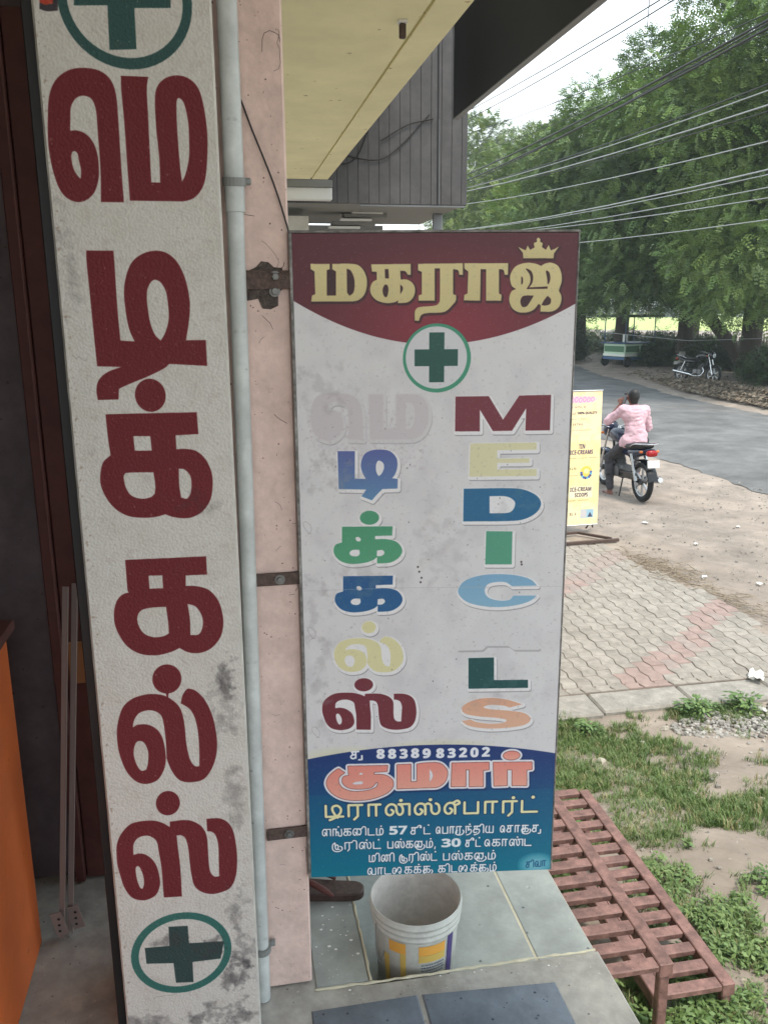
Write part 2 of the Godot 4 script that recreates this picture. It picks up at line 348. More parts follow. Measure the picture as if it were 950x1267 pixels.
	"k_ra": [[427,1168.4,1,516.5,1170.1,1,517.8,1188.7,1,505.3,1190.6,1,506.7,1230.7,1,472.6,1229.6,1,471.4,1188.4,1,459.6,1188,1,460.7,1229.2,1,430.1,1229.4,1]],
}
# ---------------------------------------------------------------- print: flat lettering drawn into pictures
class Canvas:
	var w: int
	var h: int
	var k: float           # pixels per millimetre
	var d: PackedByteArray
	func _init(mw: float, mh: float, scale: float, base: Color) -> void:
		k = scale
		w = int(mw * k)
		h = int(mh * k)
		var im := Image.create(w, h, false, Image.FORMAT_RGB8)
		im.fill(base)
		d = im.get_data()
	func image() -> Image:
		return Image.create_from_data(w, h, false, Image.FORMAT_RGB8, d)
	func dab(i: int, c: Color, a: float) -> void:
		d[i] = int(lerpf(d[i], c.r * 255.0, a))
		d[i + 1] = int(lerpf(d[i + 1], c.g * 255.0, a))
		d[i + 2] = int(lerpf(d[i + 2], c.b * 255.0, a))
	# even-odd fill of contours given in millimetres, with smooth edges; c2 is the colour at the bottom
	func fill(polys: Array, c: Color, a := 1.0, shift := Vector2.ZERO, c2 = null) -> void:
		var y0 := 1e9
		var y1 := -1e9
		var x0 := 1e9
		var x1 := -1e9
		for p in polys:
			for v in p:
				y0 = minf(y0, v.y); y1 = maxf(y1, v.y); x0 = minf(x0, v.x); x1 = maxf(x1, v.x)
		var r0 := clampi(int((y0 + shift.y) * k) - 1, 0, h - 1)
		var r1 := clampi(int((y1 + shift.y) * k) + 1, 0, h - 1)
		var cx0 := clampi(int((x0 + shift.x) * k) - 2, 0, w - 1)
		var cx1 := clampi(int((x1 + shift.x) * k) + 2, 0, w - 1)
		var span := cx1 - cx0 + 2
		var SS := 3
		var rows := []
		rows.resize((r1 - r0 + 1) * SS)
		for p in polys:
			var n: int = p.size()
			for i in n:
				var u: Vector2 = (p[i] + shift) * k
				var v: Vector2 = (p[(i + 1) % n] + shift) * k
				if u.y > v.y:
					var t := u; u = v; v = t
				if v.y - u.y < 1e-6: continue
				var s0 := maxi(int(ceil((u.y - r0) * SS - 0.5)), 0)
				var s1 := mini(int(ceil((v.y - r0) * SS - 0.5)) - 1, rows.size() - 1)
				var sl := (v.x - u.x) / (v.y - u.y)
				for s in range(s0, s1 + 1):
					var x := u.x + sl * ((s + 0.5) / SS + r0 - u.y)
					if rows[s] == null: rows[s] = PackedFloat32Array()
					rows[s].append(x)
		for r in range(r0, r1 + 1):
			var cov := PackedFloat32Array()
			var any := false
			for ss in SS:
				var xs = rows[(r - r0) * SS + ss]
				if xs == null: continue
				if not any:
					cov.resize(span + 2)
					any = true
				xs.sort()
				for q in range(0, xs.size() - 1, 2):
					var a0: float = clampf(xs[q] - cx0, 0.0, span - 1.0)
					var a1: float = clampf(xs[q + 1] - cx0, 0.0, span - 1.0)
					var i0 := int(a0)
					var i1 := int(a1)
					# running sum of these gives exact coverage of the span
					cov[i0] += 1.0 - (a0 - i0); cov[i0 + 1] += a0 - i0
					cov[i1] -= 1.0 - (a1 - i1); cov[i1 + 1] -= a1 - i1
			if not any: continue
			var cc := c
			if c2 != null: cc = c.lerp(c2, clampf((r / k - y0 - shift.y) / maxf(y1 - y0, 1.0), 0.0, 1.0))
			var sum := 0.0
			for x in span:
				sum += cov[x]
				if sum > 0.01 and cx0 + x < w:
					dab((r * w + cx0 + x) * 3, cc, minf(sum / SS, 1.0) * a)
	# lines of one thickness, in millimetres
	func stroke(lines: Array, t: float, c: Color, a := 1.0, shift := Vector2.ZERO, butt := false) -> void:
		for l in lines:
			var gs := Geometry2D.offset_polyline(l, t * 0.5, Geometry2D.JOIN_ROUND, Geometry2D.END_SQUARE if butt else Geometry2D.END_ROUND)
			if gs.size() > 0: fill(gs, c, a, shift)
	# per-pixel wear: noise above a limit mixes in a colour
	func wear(n: Image, from: float, to: float, c: Color, a: float, box := Rect2i()) -> void:
		var nd := n.get_data()
		var nw := n.get_width()
		var nh := n.get_height()
		if box.size == Vector2i.ZERO: box = Rect2i(0, 0, w, h)
		for y in range(box.position.y, mini(box.end.y, h)):
			for x in range(box.position.x, mini(box.end.x, w)):
				var t := clampf((nd[(y % nh) * nw + x % nw] / 255.0 - from) / (to - from), 0.0, 1.0)
				if t > 0.0: dab((y * w + x) * 3, c, t * a)
	# a smudge with a ragged edge: an ellipse broken up by noise
	func smudge(n: Image, at: Vector2, rad: Vector2, c: Color, a: float, hard := 1.6) -> void:
		var nd := n.get_data()
		var nw := n.get_width()
		var nh := n.get_height()
		for y in range(maxi(int((at.y - rad.y) * k), 0), mini(int((at.y + rad.y) * k), h)):
			for x in range(maxi(int((at.x - rad.x) * k), 0), mini(int((at.x + rad.x) * k), w)):
				var e := Vector2((x / k - at.x) / rad.x, (y / k - at.y) / rad.y).length_squared()
				if e < 1.0:
					var t := clampf((nd[(y % nh) * nw + x % nw] / 255.0 - 0.35 - e * 0.45) * hard * 2.0, 0.0, 1.0)
					if t > 0.0: dab((y * w + x) * 3, c, t * a)

func curve2(flat: Array, per := 5) -> PackedVector2Array:   # x, y, corner ... : smooth through the points that are not corners
	var n := flat.size() / 3
	var out := PackedVector2Array()
	for i in n:
		var P := func(j: int) -> Vector2: return Vector2(flat[((j + n) % n) * 3], flat[((j + n) % n) * 3 + 1])
		var c0: bool = flat[i * 3 + 2] == 1
		var c1: bool = flat[((i + 1) % n) * 3 + 2] == 1
		var p1: Vector2 = P.call(i)
		var p2: Vector2 = P.call(i + 1)
		out.append(p1)
		if c0 and c1: continue
		var t1: Vector2 = (p2 - p1) if c0 else (p2 - P.call(i - 1)) * 0.5
		var t2: Vector2 = (p2 - p1) if c1 else (P.call(i + 2) - p1) * 0.5
		for q in range(1, per):
			var t := float(q) / per
			var t2_ := t * t
			var t3 := t2_ * t
			out.append(p1 * (2 * t3 - 3 * t2_ + 1) + t1 * (t3 - 2 * t2_ + t) + p2 * (-2 * t3 + 3 * t2_) + t2 * (t3 - t2_))
	return out

func glyph(called: String) -> Array:
	var out := []
	for g in GLYPH[called]:
		out.append(curve2(g))
	return out

func fitted(polys: Array, to: Rect2) -> Array:   # the same outline squeezed into another box
	var r := Rect2(polys[0][0], Vector2.ZERO)
	for v in polys[0]: r = r.expand(v)
	var out := []
	for p in polys:
		var q := PackedVector2Array()
		for v in p: q.append(to.position + (v - r.position) / r.size * to.size)
		out.append(q)
	return out

func flipped(polys: Array) -> Array:
	var out := []
	for p in polys:
		var q := PackedVector2Array()
		for v in p: q.append(Vector2(v.x, -v.y))
		out.append(q)
	return out

func grown(polys: Array, by: float) -> Array:
	var out := []
	for i in polys.size():
		var p: PackedVector2Array = polys[i]
		if Geometry2D.is_polygon_clockwise(p):
			p = p.duplicate()
			p.reverse()
		for g in Geometry2D.offset_polygon(p, by if i == 0 else -by, Geometry2D.JOIN_ROUND):
			out.append(g)
	return out

func ellipse2(c: Vector2, rx: float, ry: float, turn := 0.0, n := 48) -> PackedVector2Array:
	var out := PackedVector2Array()
	for i in n:
		out.append(c + Vector2(cos(TAU * i / n) * rx, sin(TAU * i / n) * ry).rotated(turn))
	return out

func rect2(x0: float, y0: float, x1: float, y1: float) -> PackedVector2Array:
	return PackedVector2Array([Vector2(x0, y0), Vector2(x1, y0), Vector2(x1, y1), Vector2(x0, y1)])

# thin strokes of the small Tamil letters: [advance, strokes...]; a stroke is x,y pairs, 10 = letter height, "~" = curved
const SPIRAL := "~3,5 4.2,3.2 3.2,0.6 1.6,0.2 0.2,2.4 0.2,6.5 2,9.6 4.4,9.6 5.6,7.5 5.8,4 5.8,0"
const LETTER := {
	"ta": [9, "0,10 0,0 8.5,0"], "pa": [9.5, "0.5,10 0.5,0 8,0 8,10"],
	"aa": [8, "0.5,0 0.5,10 7,10", "4.6,10 4.6,0"], "ra": [9, "0.5,0 0.5,10 8,10", "5.5,10 5.5,0 3.5,-3"],
	"ka": [11, "1,10 10,10", "1.8,10 1.8,5.6", "~5.4,5 3,5.8 0.4,4 0.6,1.2 3,0 5.2,1.4 5.4,5", "5.4,10 5.4,2", "~5.4,5.4 8,5.8 10,3.6 9,0.8 6.8,0.2"],
	"ca": [10, "1,10 9,10", "2,10 2,5.6", "~5.4,5 3,5.8 0.4,4 0.6,1.2 3,0 5.2,1.2", "5.6,10 5.6,0.4"],
	"ma": [10.5, "~5.2,0.2 5,7.6 6.6,9.8 8.8,8.4 9.4,4 8,0.8 6.5,0", "0.5,10 0.5,0 6.5,0"],
	"ve": [7.5, SPIRAL], "vee": [8.5, SPIRAL, "~4.4,9.6 7,11.8 8.2,9.4 6.2,8"],
	"e": [12, SPIRAL, "4,9.8 11,9.8 11,0"], "va": [12, SPIRAL, "5.8,0 11,0 11,10"],
	"la": [12.5, "~3,5 4.2,3.2 3.2,0.6 1.6,0.2 0.2,2.4 0.2,6.5 2,9.6 4.4,9.6 5.8,7 6.2,3 7.6,0.2 10,0.6 11.4,4 11,8 9.4,10"],
	"sa": [14.5, SPIRAL, "~5.4,8.6 7.4,9.8 9,8 9.2,3 10.6,0.4 12.6,0.8 13.6,4 13,8.4 11.6,9.8"],
	"na": [14, "~3,5 4.2,3.2 3.2,0.6 1.6,0.2 0.2,2.4 0.2,6.5 2,9.6 4.2,9.6 5.6,7.5 6,3 7.4,0.2 9,1.6 9.4,5 8.6,8.4 7,9.8", "7,9.8 13,9.8 13,0"],
	"nna": [18, SPIRAL, "~5.6,8.4 7.4,9.8 9,8 9.4,3 10.8,0.2 12.6,1.6 13,5 12.2,8.4 10.6,9.8", "10.6,9.8 17,9.8 17,0"],
	"lla": [12.5, SPIRAL, "5,9.6 11.5,9.6", "~8.6,9.6 10.8,7 10.6,3 9,0.4 7.6,1.8"],
	"nga": [13, "0.5,0 0.5,10 5.5,10", "4.6,10 4.6,0", "~4.6,4 7,6 8,3 8,0 12,0 12,9.8"],
	"ntha": [10.5, "0.5,10 9,10", "1.2,10 1.2,0", "~4.8,10 4.8,4 6.6,5.6 9,4.4 9,1 6,-2 2,-3"],
	"tha": [10.5, "1,10 9,10", "1.8,10 1.8,5.6", "~5.2,5 3,5.8 0.4,4 0.8,1 3,0 5.2,1.4", "~5.4,10 5.4,5 8,5.6 9.6,3 8,-0.6 4,-2.6 1,-3"],
	"ya": [12.5, "~1.5,10 0.2,6 0.4,1.6 2.4,0 5,0.2", "5.6,10 5.6,0 11.6,0 11.6,10"],
	"ai": [15, "~3,4.6 4.2,3.2 3.2,0.6 1.6,0.2 0.2,2.4 0.4,7 2.4,9.2 4.6,7.4 5.2,3 6.4,5.6 8,9.4 10.6,9.4 12,6 11.4,1.4 9.8,0.2 8.8,2 10,3.6"],
	"i": [4.5, "~-2.5,9.8 -0.6,12.8 2.4,12.2 3.2,9 3.2,0"], "ii": [4.5, "~-3.5,9.8 -1,13 2,12.4 2.2,9.6 0.4,10.4 1.6,11.4"],
	"u": [1, "~-0.8,4.6 0.6,1.6 -2,-2 -7,-3 -11.4,-1.4 -11.6,2.4 -9.6,4.4"], "uu": [2.5, "0.4,3.4 0.4,-2.4 -3,-2.4"],
	"dot": [0], "ti": [10, "0,10 0,0 9.5,0", "~2,-3 5,-1 7.8,3 8.2,7 6.4,9.8 4,9 3.6,6 5,1.6 6.4,-1"],
	"tuu": [12, "~8,0 4,0.2 3,4 4.6,7 6.6,5 5.6,0.4", "~2.6,10 0,7 0,0 3,-3 8,-3 11,0 10.6,3.4 8.6,4.6", "2.8,10 2.8,4"],
	"comma": [3, "1,1 0.2,-2.4"], "sp": [6],
}

func letter_lines(word: String, at0: Vector2, at1: Vector2, height: float) -> Dictionary:   # letters laid from at0 to at1
	var raw := []
	var dots := []
	var x := 0.0
	var last := 8.0
	for w in word.split(" ", false):
		var g: Array = LETTER[w]
		if w == "dot":
			dots.append(Vector2(x - last * 0.55, 13.2))
			continue
		for s in range(1, g.size()):
			var curved: bool = g[s].begins_with("~")
			var pts := []
			for q in g[s].trim_prefix("~").split(" "):
				var xy: PackedStringArray = q.split(",")
				pts.append(Vector2(x + float(xy[0]), float(xy[1])))
			var line := PackedVector2Array()
			if curved:
				for i in pts.size() - 1:
					for q in 4:
						line.append(pts[i].cubic_interpolate(pts[i + 1], pts[maxi(i - 1, 0)], pts[mini(i + 2, pts.size() - 1)], q / 4.0))
				line.append(pts[-1])
			else:
				line = PackedVector2Array(pts)
			raw.append(line)
		last = g[0]
		x += g[0] + 2.0
	var dir := (at1 - at0) / x
	var up := Vector2(0, -height / 10.0)
	var out := {"lines": [], "dots": [], "unit": height / 10.0}
	for l in raw:
		var q := PackedVector2Array()
		for v in l: q.append(at0 + dir * v.x + up * v.y)
		out.lines.append(q)
	for v in dots: out.dots.append(at0 + dir * v.x + up * v.y)
	return out

func write_row(cv: Canvas, word: String, at0: Vector2, at1: Vector2, height: float, t: float, c: Color, edge := Color.TRANSPARENT, et := 0.0) -> void:
	var r := letter_lines(word, at0, at1, height)
	if et > 0.0:
		cv.stroke(r.lines, t + et * 2.0, edge)
		for v in r.dots: cv.fill([ellipse2(v, t * 0.75 + et, t * 0.7 + et, 0, 16)], edge)
	cv.stroke(r.lines, t, c)
	for v in r.dots: cv.fill([ellipse2(v, t * 0.75, t * 0.7, 0, 16)], c)

# Latin letters and digits from the engine's own fonts, as triangles in millimetres
func write_latin(cv: Canvas, text: String, left: float, base: float, height: float, width: float, c: Color, bold := true, a := 1.0, grow := 0.0) -> void:
	var f := SystemFont.new()
	f.font_names = PackedStringArray(["Droid Sans"])
	f.font_weight = 700 if bold else 400
	var tm := TextMesh.new()
	tm.font = f
	tm.text = text
	tm.font_size = 64
	tm.pixel_size = 1.0
	tm.depth = 0.0
	tm.curve_step = 2.0
	var ar := tm.get_mesh_arrays()
	if ar.is_empty() or ar[Mesh.ARRAY_VERTEX] == null: return
	var vs: PackedVector3Array = ar[Mesh.ARRAY_VERTEX]
	var ix = ar[Mesh.ARRAY_INDEX]
	var lo := Vector2(1e9, 1e9)
	var hi := Vector2(-1e9, -1e9)
	for v in vs:
		lo = lo.min(Vector2(v.x, v.y)); hi = hi.max(Vector2(v.x, v.y))
	var n: int = ix.size() if ix else vs.size()
	for i in range(0, n, 3):
		var t := PackedVector2Array()
		for q in 3:
			var v: Vector3 = vs[ix[i + q]] if ix else vs[i + q]
			t.append(Vector2(left + (v.x - lo.x) / (hi.x - lo.x) * width, base - (v.y - lo.y) / (hi.y - lo.y) * height))
		if grow > 0.0:
			var area := (t[1] - t[0]).cross(t[2] - t[0])
			if absf(area) < 1e-6: continue
			if Geometry2D.is_polygon_clockwise(t): t.reverse()
			for gq in Geometry2D.offset_polygon(t, grow): cv.fill([gq], c, a)
		else:
			cv.fill([t], c, a)
# ---------------------------------------------------------------- camera, sky, sun, exposure
func build_view() -> void:
	var cam := Camera3D.new()
	cam.name = "camera"
	cam.fov = 2.0 * rad_to_deg(atan(633.5 / 1050.0))
	cam.near = 0.05
	cam.far = 1500.0
	cam.transform = Transform3D(Basis(Vector3.UP, -10.4 * sw) * Basis(Vector3.RIGHT, -13.55 * sw) * Basis(Vector3.BACK, -0.4 * sw), Vector3(0, 1.62, 0))
	add_child(cam)
	cam.current = true
	var sky := ProceduralSkyMaterial.new()
	sky.sky_top_color = sr(196, 210, 221)
	sky.sky_horizon_color = sr(232, 236, 237)
	sky.sky_curve = 0.18
	sky.ground_bottom_color = sr(120, 112, 100)
	sky.ground_horizon_color = sr(200, 204, 200)
	sky.sky_energy_multiplier = 1.0
	var e := Environment.new()
	e.background_mode = Environment.BG_SKY
	e.sky = Sky.new()
	e.sky.sky_material = sky
	e.tonemap_mode = Environment.TONE_MAPPER_LINEAR
	e.tonemap_exposure = 2.95
	e.fog_enabled = true
	e.fog_density = 0.0012
	e.fog_light_color = sr(214, 226, 228)
	e.sdfgi_enabled = true
	e.ssao_enabled = true
	e.ssil_enabled = true
	var we := WorldEnvironment.new()
	we.name = "environment"
	we.environment = e
	add_child(we)
	var sun := DirectionalLight3D.new()
	sun.name = "sun"
	sun.light_color = Color(1.0, 0.96, 0.9)
	sun.light_energy = 0.45
	sun.light_angular_distance = 12.0
	sun.shadow_enabled = true
	sun.rotation_degrees = Vector3(-62, 38, 0)
	add_child(sun)
# ---------------------------------------------------------------- the three prints
const MAROON := Color(0.39, 0.088, 0.115)

func pillar_print() -> ImageTexture:
	var cv := Canvas.new(297, 2300, 0.885, sr(201, 198, 192))
	var n1 := noise_img(512, 512, 3, 0.012, 5)
	var n2 := noise_img(512, 512, 4, 0.09, 3)
	cv.wear(n1, 0.45, 0.9, sr(184, 179, 169), 0.4)
	cv.wear(n2, 0.56, 0.85, sr(172, 168, 160), 0.28)
	cv.wear(noise_img(512, 512, 14, 0.16, 2), 0.6, 0.85, sr(214, 212, 207), 0.3)
	var sh := Vector2(0, 2300)
	for g in ["pil_ve", "pil_ma", "pil_ti", "pil_k1", "pil_k2", "pil_l", "pil_s"]:
		cv.fill(flipped(glyph(g)), MAROON, 0.97, sh)
	for e in [[147.7, 1462.2, 28.7, 31.0], [140.5, 885.5, 29.5, 32.0], [123.8, 603.2, 25.2, 28.7]]:
		cv.fill([ellipse2(Vector2(e[0], 2300 - e[1]), e[2], e[3])], MAROON, 0.97)
	cv.fill([PackedVector2Array([Vector2(136, 1445), Vector2(142, 1445), Vector2(140, 1458), Vector2(138, 1458)])], MAROON, 0.9)
	var green := sr(38, 74, 72)
	cv.fill([ellipse2(Vector2(152.6, 2300 - 2131.4), 113.5, 107.8), ellipse2(Vector2(152.6, 2300 - 2131.4), 97.4, 89.9)], green, 0.96)
	cv.fill(flipped(glyph("pil_plus_top")), green, 0.96, sh)
	cv.fill([ellipse2(Vector2(129.7, 2300 - 229.3), 111.3, 103.7, -0.05), ellipse2(Vector2(129.7, 2300 - 229.3), 94.6, 86.6, -0.05)], sr(40, 98, 90), 0.96)
	cv.fill(flipped(glyph("pil_plus")), sr(36, 60, 58), 0.96, sh)
	cv.fill(flipped(glyph("pil_fleck")), sr(52, 46, 52), 0.95, sh)
	cv.fill(flipped(fitted(glyph("pil_fleck"), Rect2(10, 2118, 24, 40))), sr(178, 62, 40), 0.95, sh)
	# brush marks and flakes where the paint let go of the plaster
	cv.wear(noise_img(512, 512, 8, 0.11, 3), 0.8, 0.88, sr(186, 180, 172), 0.4)
	cv.wear(noise_img(512, 512, 9, 0.03, 4), 0.66, 0.95, sr(120, 84, 84), 0.12)
	# grime: handled corner, splashes at the foot, soot round the lower cross
	var n3 := noise_img(512, 512, 5, 0.02, 5)
	var n4 := noise_img(512, 512, 6, 0.05, 4)
	var soot := sr(58, 56, 58)
	for s in [[250, 2150, 60, 70, 0.5], [265, 2085, 45, 80, 0.4], [120, 2040, 70, 35, 0.45], [190, 2070, 60, 45, 0.75], [258, 1960, 40, 90, 0.28], [255, 1480, 48, 120, 0.26], [266, 1420, 30, 80, 0.4], [266, 1700, 36, 140, 0.2], [225, 1050, 50, 40, 0.22], [40, 2240, 80, 50, 0.35], [200, 2250, 130, 50, 0.45], [20, 600, 30, 140, 0.16]]:
		cv.smudge(n3, Vector2(s[0], s[1]), Vector2(s[2], s[3]), soot, s[4])
		cv.smudge(n4, Vector2(s[0], s[1]), Vector2(s[2], s[3]) * 0.8, soot, s[4] * 0.6, 2.4)
	cv.wear(n2, 0.72, 0.86, sr(140, 112, 92), 0.5, Rect2i(0, 0, 14, cv.h))
	# hair cracks
	rng.seed = 21
	for c in [[240, 1425, 36], [10, 760, 30], [170, 1180, 26], [60, 2180, 60]]:
		var l := PackedVector2Array()
		var p := Vector2(c[0], c[1])
		for i in 8:
			l.append(p)
			p += Vector2(c[2] / 8.0, rng.randf_range(-5, 6))
		cv.stroke([l], 0.8, sr(95, 88, 82), 0.6)
	return ImageTexture.create_from_image(cv.image())

func raised(cv: Canvas, g: Array, c: Color, a := 1.0, c2 = null) -> void:   # printed letter with a white rim and a printed grey edge
	cv.fill([grown(g, 4.5)[0]], sr(134, 132, 138), 0.75, Vector2(3.5, 5.5))
	cv.fill([grown(g, 4.5)[0]], sr(226, 225, 227), 1.0, Vector2(2.2, 3.2))
	cv.fill(g, c, a, Vector2.ZERO, c2)

func moved(g: Array, by: Vector2) -> Array:
	var out := []
	for p in g:
		var q := PackedVector2Array()
		for v in p: q.append(v + by)
		out.append(q)
	return out

func sign_print() -> ImageTexture:
	var cv := Canvas.new(571, 1458, 1.15, sr(213, 212, 214))
	var n1 := noise_img(512, 512, 31, 0.008, 5)
	var n2 := noise_img(512, 512, 32, 0.07, 4)
	cv.wear(n1, 0.4, 0.9, sr(196, 194, 198), 0.6)
	cv.wear(noise_img(512, 512, 33, 0.014, 4), 0.5, 0.95, sr(216, 212, 212), 0.6)
	# wine red head with its curved lower edge
	var top := PackedVector2Array([Vector2(0, 0)])
	for i in 41:
		var x := 571.0 * (40 - i) / 40.0
		top.append(Vector2(x, 217.0 - (88.0 if x < 288 else 82.0) * pow(absf(x - 288.0) / 288.0, 2.0)))
	top.insert(1, Vector2(571, 0))
	cv.fill([top], sr(84, 22, 34))
	for y in int(218 * cv.k):
		for x in cv.w:
			var i := (y * cv.w + x) * 3
			if cv.d[i] < 140 and cv.d[i + 1] < 60:
				var q := Vector2((x / cv.k - 300.0) / 330.0, (y / cv.k - 190.0) / 190.0).length()
				cv.dab(i, sr(146, 38, 58), clampf(1.0 - q, 0.0, 1.0) * 0.85)
	var gold := sr(214, 200, 146)
	for g in ["g_ma", "g_ka", "g_ra", "g_aa", "g_ja", "g_crown"]:
		var p := glyph(g)
		cv.fill([grown(p, 2.6)[0]], sr(46, 10, 16), 0.85, Vector2(1.5, 2.5))
		cv.fill(p, gold, 1.0, Vector2.ZERO, sr(202, 188, 134))
	# round badge with the green cross
	var c := Vector2(289, 245)
	cv.fill([ellipse2(c, 70, 70)], sr(58, 142, 112))
	cv.fill([ellipse2(c + Vector2(-1, -1), 63, 63)], sr(206, 206, 210))
	cv.fill([rect2(273, 193, 304, 294)], sr(16, 78, 68))
	cv.fill([rect2(243, 227, 332, 261)], sr(16, 78, 68))
	# left column
	for g in ["s_ve", "s_ma"]:
		var p := glyph(g)
		cv.fill([grown(p, 4.5)[0]], sr(134, 132, 138), 0.5, Vector2(3.5, 5.5))
		cv.fill([grown(p, 5.0)[0]], sr(205, 203, 205), 1.0, Vector2(2.2, 2.6))
		cv.fill(p, sr(194, 182, 188), 0.55)
	cv.wear(n2, 0.5, 0.7, sr(200, 194, 198), 0.7, Rect2i(int(20 * cv.k), int(350 * cv.k), int(250 * cv.k), int(130 * cv.k)))
	raised(cv, glyph("s_ti"), sr(84, 96, 156), 1.0, sr(88, 134, 174))
	var ka := glyph("s_ka")
	var dot := ellipse2(Vector2(147, 580), 20.5, 15.5)
	raised(cv, [dot], sr(70, 148, 112))
	raised(cv, ka, sr(70, 148, 112), 1.0, sr(78, 156, 118))
	raised(cv, moved(ka, Vector2(0.5, 111)), sr(22, 82, 136), 1.0, sr(22, 90, 142))
	raised(cv, [ellipse2(Vector2(143, 829), 15.5, 14)], sr(214, 208, 152), 0.85)
	raised(cv, fitted(flipped(glyph("pil_l")), Rect2(65, 852, 154, 85)), sr(214, 208, 152), 0.85)
	raised(cv, [ellipse2(Vector2(130, 966), 21, 16)], sr(110, 42, 54))
	raised(cv, fitted(flipped(glyph("pil_s")), Rect2(35.5, 984, 213, 95)), sr(110, 42, 54))
	# right column
	raised(cv, glyph("s_M"), sr(112, 40, 54))
	raised(cv, glyph("s_E"), sr(212, 207, 158), 0.8)
	raised(cv, glyph("s_D"), sr(22, 98, 142))
	raised(cv, glyph("s_I"), sr(78, 152, 126))
	raised(cv, glyph("s_C"), sr(122, 168, 200), 1.0, sr(132, 176, 202))
	var la := glyph("s_A")
	cv.fill([grown(la, 4.0)[0]], sr(150, 148, 152), 0.6, Vector2(3, 6))
	cv.fill([grown(la, 5.5)[0]], sr(209, 208, 210), 1.0)
	raised(cv, glyph("s_L"), sr(14, 74, 76))
	raised(cv, glyph("s_S"), sr(216, 164, 136), 1.0, sr(220, 176, 150))
	# blue foot of the sign
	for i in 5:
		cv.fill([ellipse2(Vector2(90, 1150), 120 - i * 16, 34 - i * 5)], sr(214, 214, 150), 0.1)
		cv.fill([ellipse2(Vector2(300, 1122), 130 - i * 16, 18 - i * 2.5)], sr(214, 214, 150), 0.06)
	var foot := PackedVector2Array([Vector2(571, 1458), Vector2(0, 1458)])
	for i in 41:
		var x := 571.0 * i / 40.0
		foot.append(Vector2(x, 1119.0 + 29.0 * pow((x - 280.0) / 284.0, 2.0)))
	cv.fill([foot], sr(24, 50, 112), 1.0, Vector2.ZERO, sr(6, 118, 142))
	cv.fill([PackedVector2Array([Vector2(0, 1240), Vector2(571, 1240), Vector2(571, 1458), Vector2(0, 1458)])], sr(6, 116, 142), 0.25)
	# number painted by hand over the print
	write_row(cv, "ca uu", Vector2(98, 1149), Vector2(132, 1147), 17, 4.2, sr(228, 230, 236))
	for i in 10:
		var l := 158.0 + 26.4 * i + (5.0 if i > 4 else 0.0)
		write_latin(cv, "8838983202"[i], l, 1150.0 + [0, 1, 2, 1, 3, 4, 5, 4, 5, 4][i] * 0.6, 23, 17, sr(228, 230, 236), true, 1.0, 1.0)
	var kum := [glyph("k_ku"), glyph("k_ma"), glyph("k_aa"), glyph("k_ra"), [ellipse2(Vector2(469, 1152), 19, 11)]]
	for p in kum: cv.fill([grown(p, 6.0)[0]], sr(12, 44, 92), 0.7, Vector2(3, 5))
	for p in kum: cv.fill([grown(p, 6.0)[0]], sr(222, 220, 226))
	for p in kum: cv.fill([grown(p, 1.3)[0]], sr(120, 60, 60))
	for p in kum: cv.fill(p, sr(226, 140, 128), 1.0, Vector2.ZERO, sr(230, 164, 146))
	for p in kum:
		for q in range(1, p.size()): cv.fill([p[q]], sr(222, 220, 226))
	write_row(cv, "ti ra aa na dot sa dot vee pa aa ra dot ta dot", Vector2(38, 1297), Vector2(544, 1300), 29, 6.2, sr(232, 226, 176), sr(12, 52, 96), 2.0)
	var ink := sr(232, 236, 240)
	var dark := sr(10, 52, 88)
	for w in [["e nga dot ka lla i ta ma dot", 29, 176, 1347, 1349, 17.5], ["ca ii ta dot", 236, 286, 1350, 1350, 17.5], ["ve pa aa ra u ntha dot tha i ya", 296, 435, 1350, 1352, 17.5], ["ve ca aa ka u ca uu", 448, 550, 1352, 1354, 17.5],
			["tuu ra i sa dot ta dot", 52, 170, 1384, 1385, 17.5], ["pa sa dot ka lla u ma dot comma", 181, 300, 1385, 1387, 17.5], ["ca ii ta dot", 366, 405, 1388, 1388, 17.5], ["ve ka aa nna dot ta", 412, 527, 1388, 1390, 17.5],
			["ma i na i", 137, 201, 1420, 1421, 17.5], ["tuu ra i sa dot ta dot", 210, 302, 1421, 1422, 17.5], ["pa sa dot ka lla u ma dot", 313, 443, 1422, 1424, 17.5],
			["va aa ta ai ka ka dot ka u", 134, 292, 1455, 1455, 17.5], ["ka i ta ai ka dot ka u ma dot", 302, 445, 1455, 1456, 17.5]]:
		write_row(cv, w[0], Vector2(w[1], w[3]), Vector2(w[2], w[4]), w[5], 3.3, ink, dark, 1.0)
	write_latin(cv, "57", 186, 1349, 22, 41, ink, true, 1.0, 0.6)
	write_latin(cv, "30", 309, 1387, 22, 45, ink, true, 1.0, 0.6)
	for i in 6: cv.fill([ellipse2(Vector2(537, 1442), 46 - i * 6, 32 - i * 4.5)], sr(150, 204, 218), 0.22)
	write_row(cv, "ca i va aa", Vector2(512, 1450), Vector2(563, 1447), 15, 2.6, sr(20, 86, 128))
	# age: specks, scuffs, a fold across the board, rust at the bracket side
	cv.wear(n2, 0.72, 0.86, sr(140, 134, 134), 0.22)
	cv.wear(noise_img(512, 512, 36, 0.22, 2), 0.86, 0.92, sr(90, 82, 80), 0.5)
	cv.wear(noise_img(512, 512, 37, 0.18, 3), 0.82, 0.9, sr(222, 220, 222), 0.35)
	var n3 := noise_img(512, 512, 38, 0.02, 5)
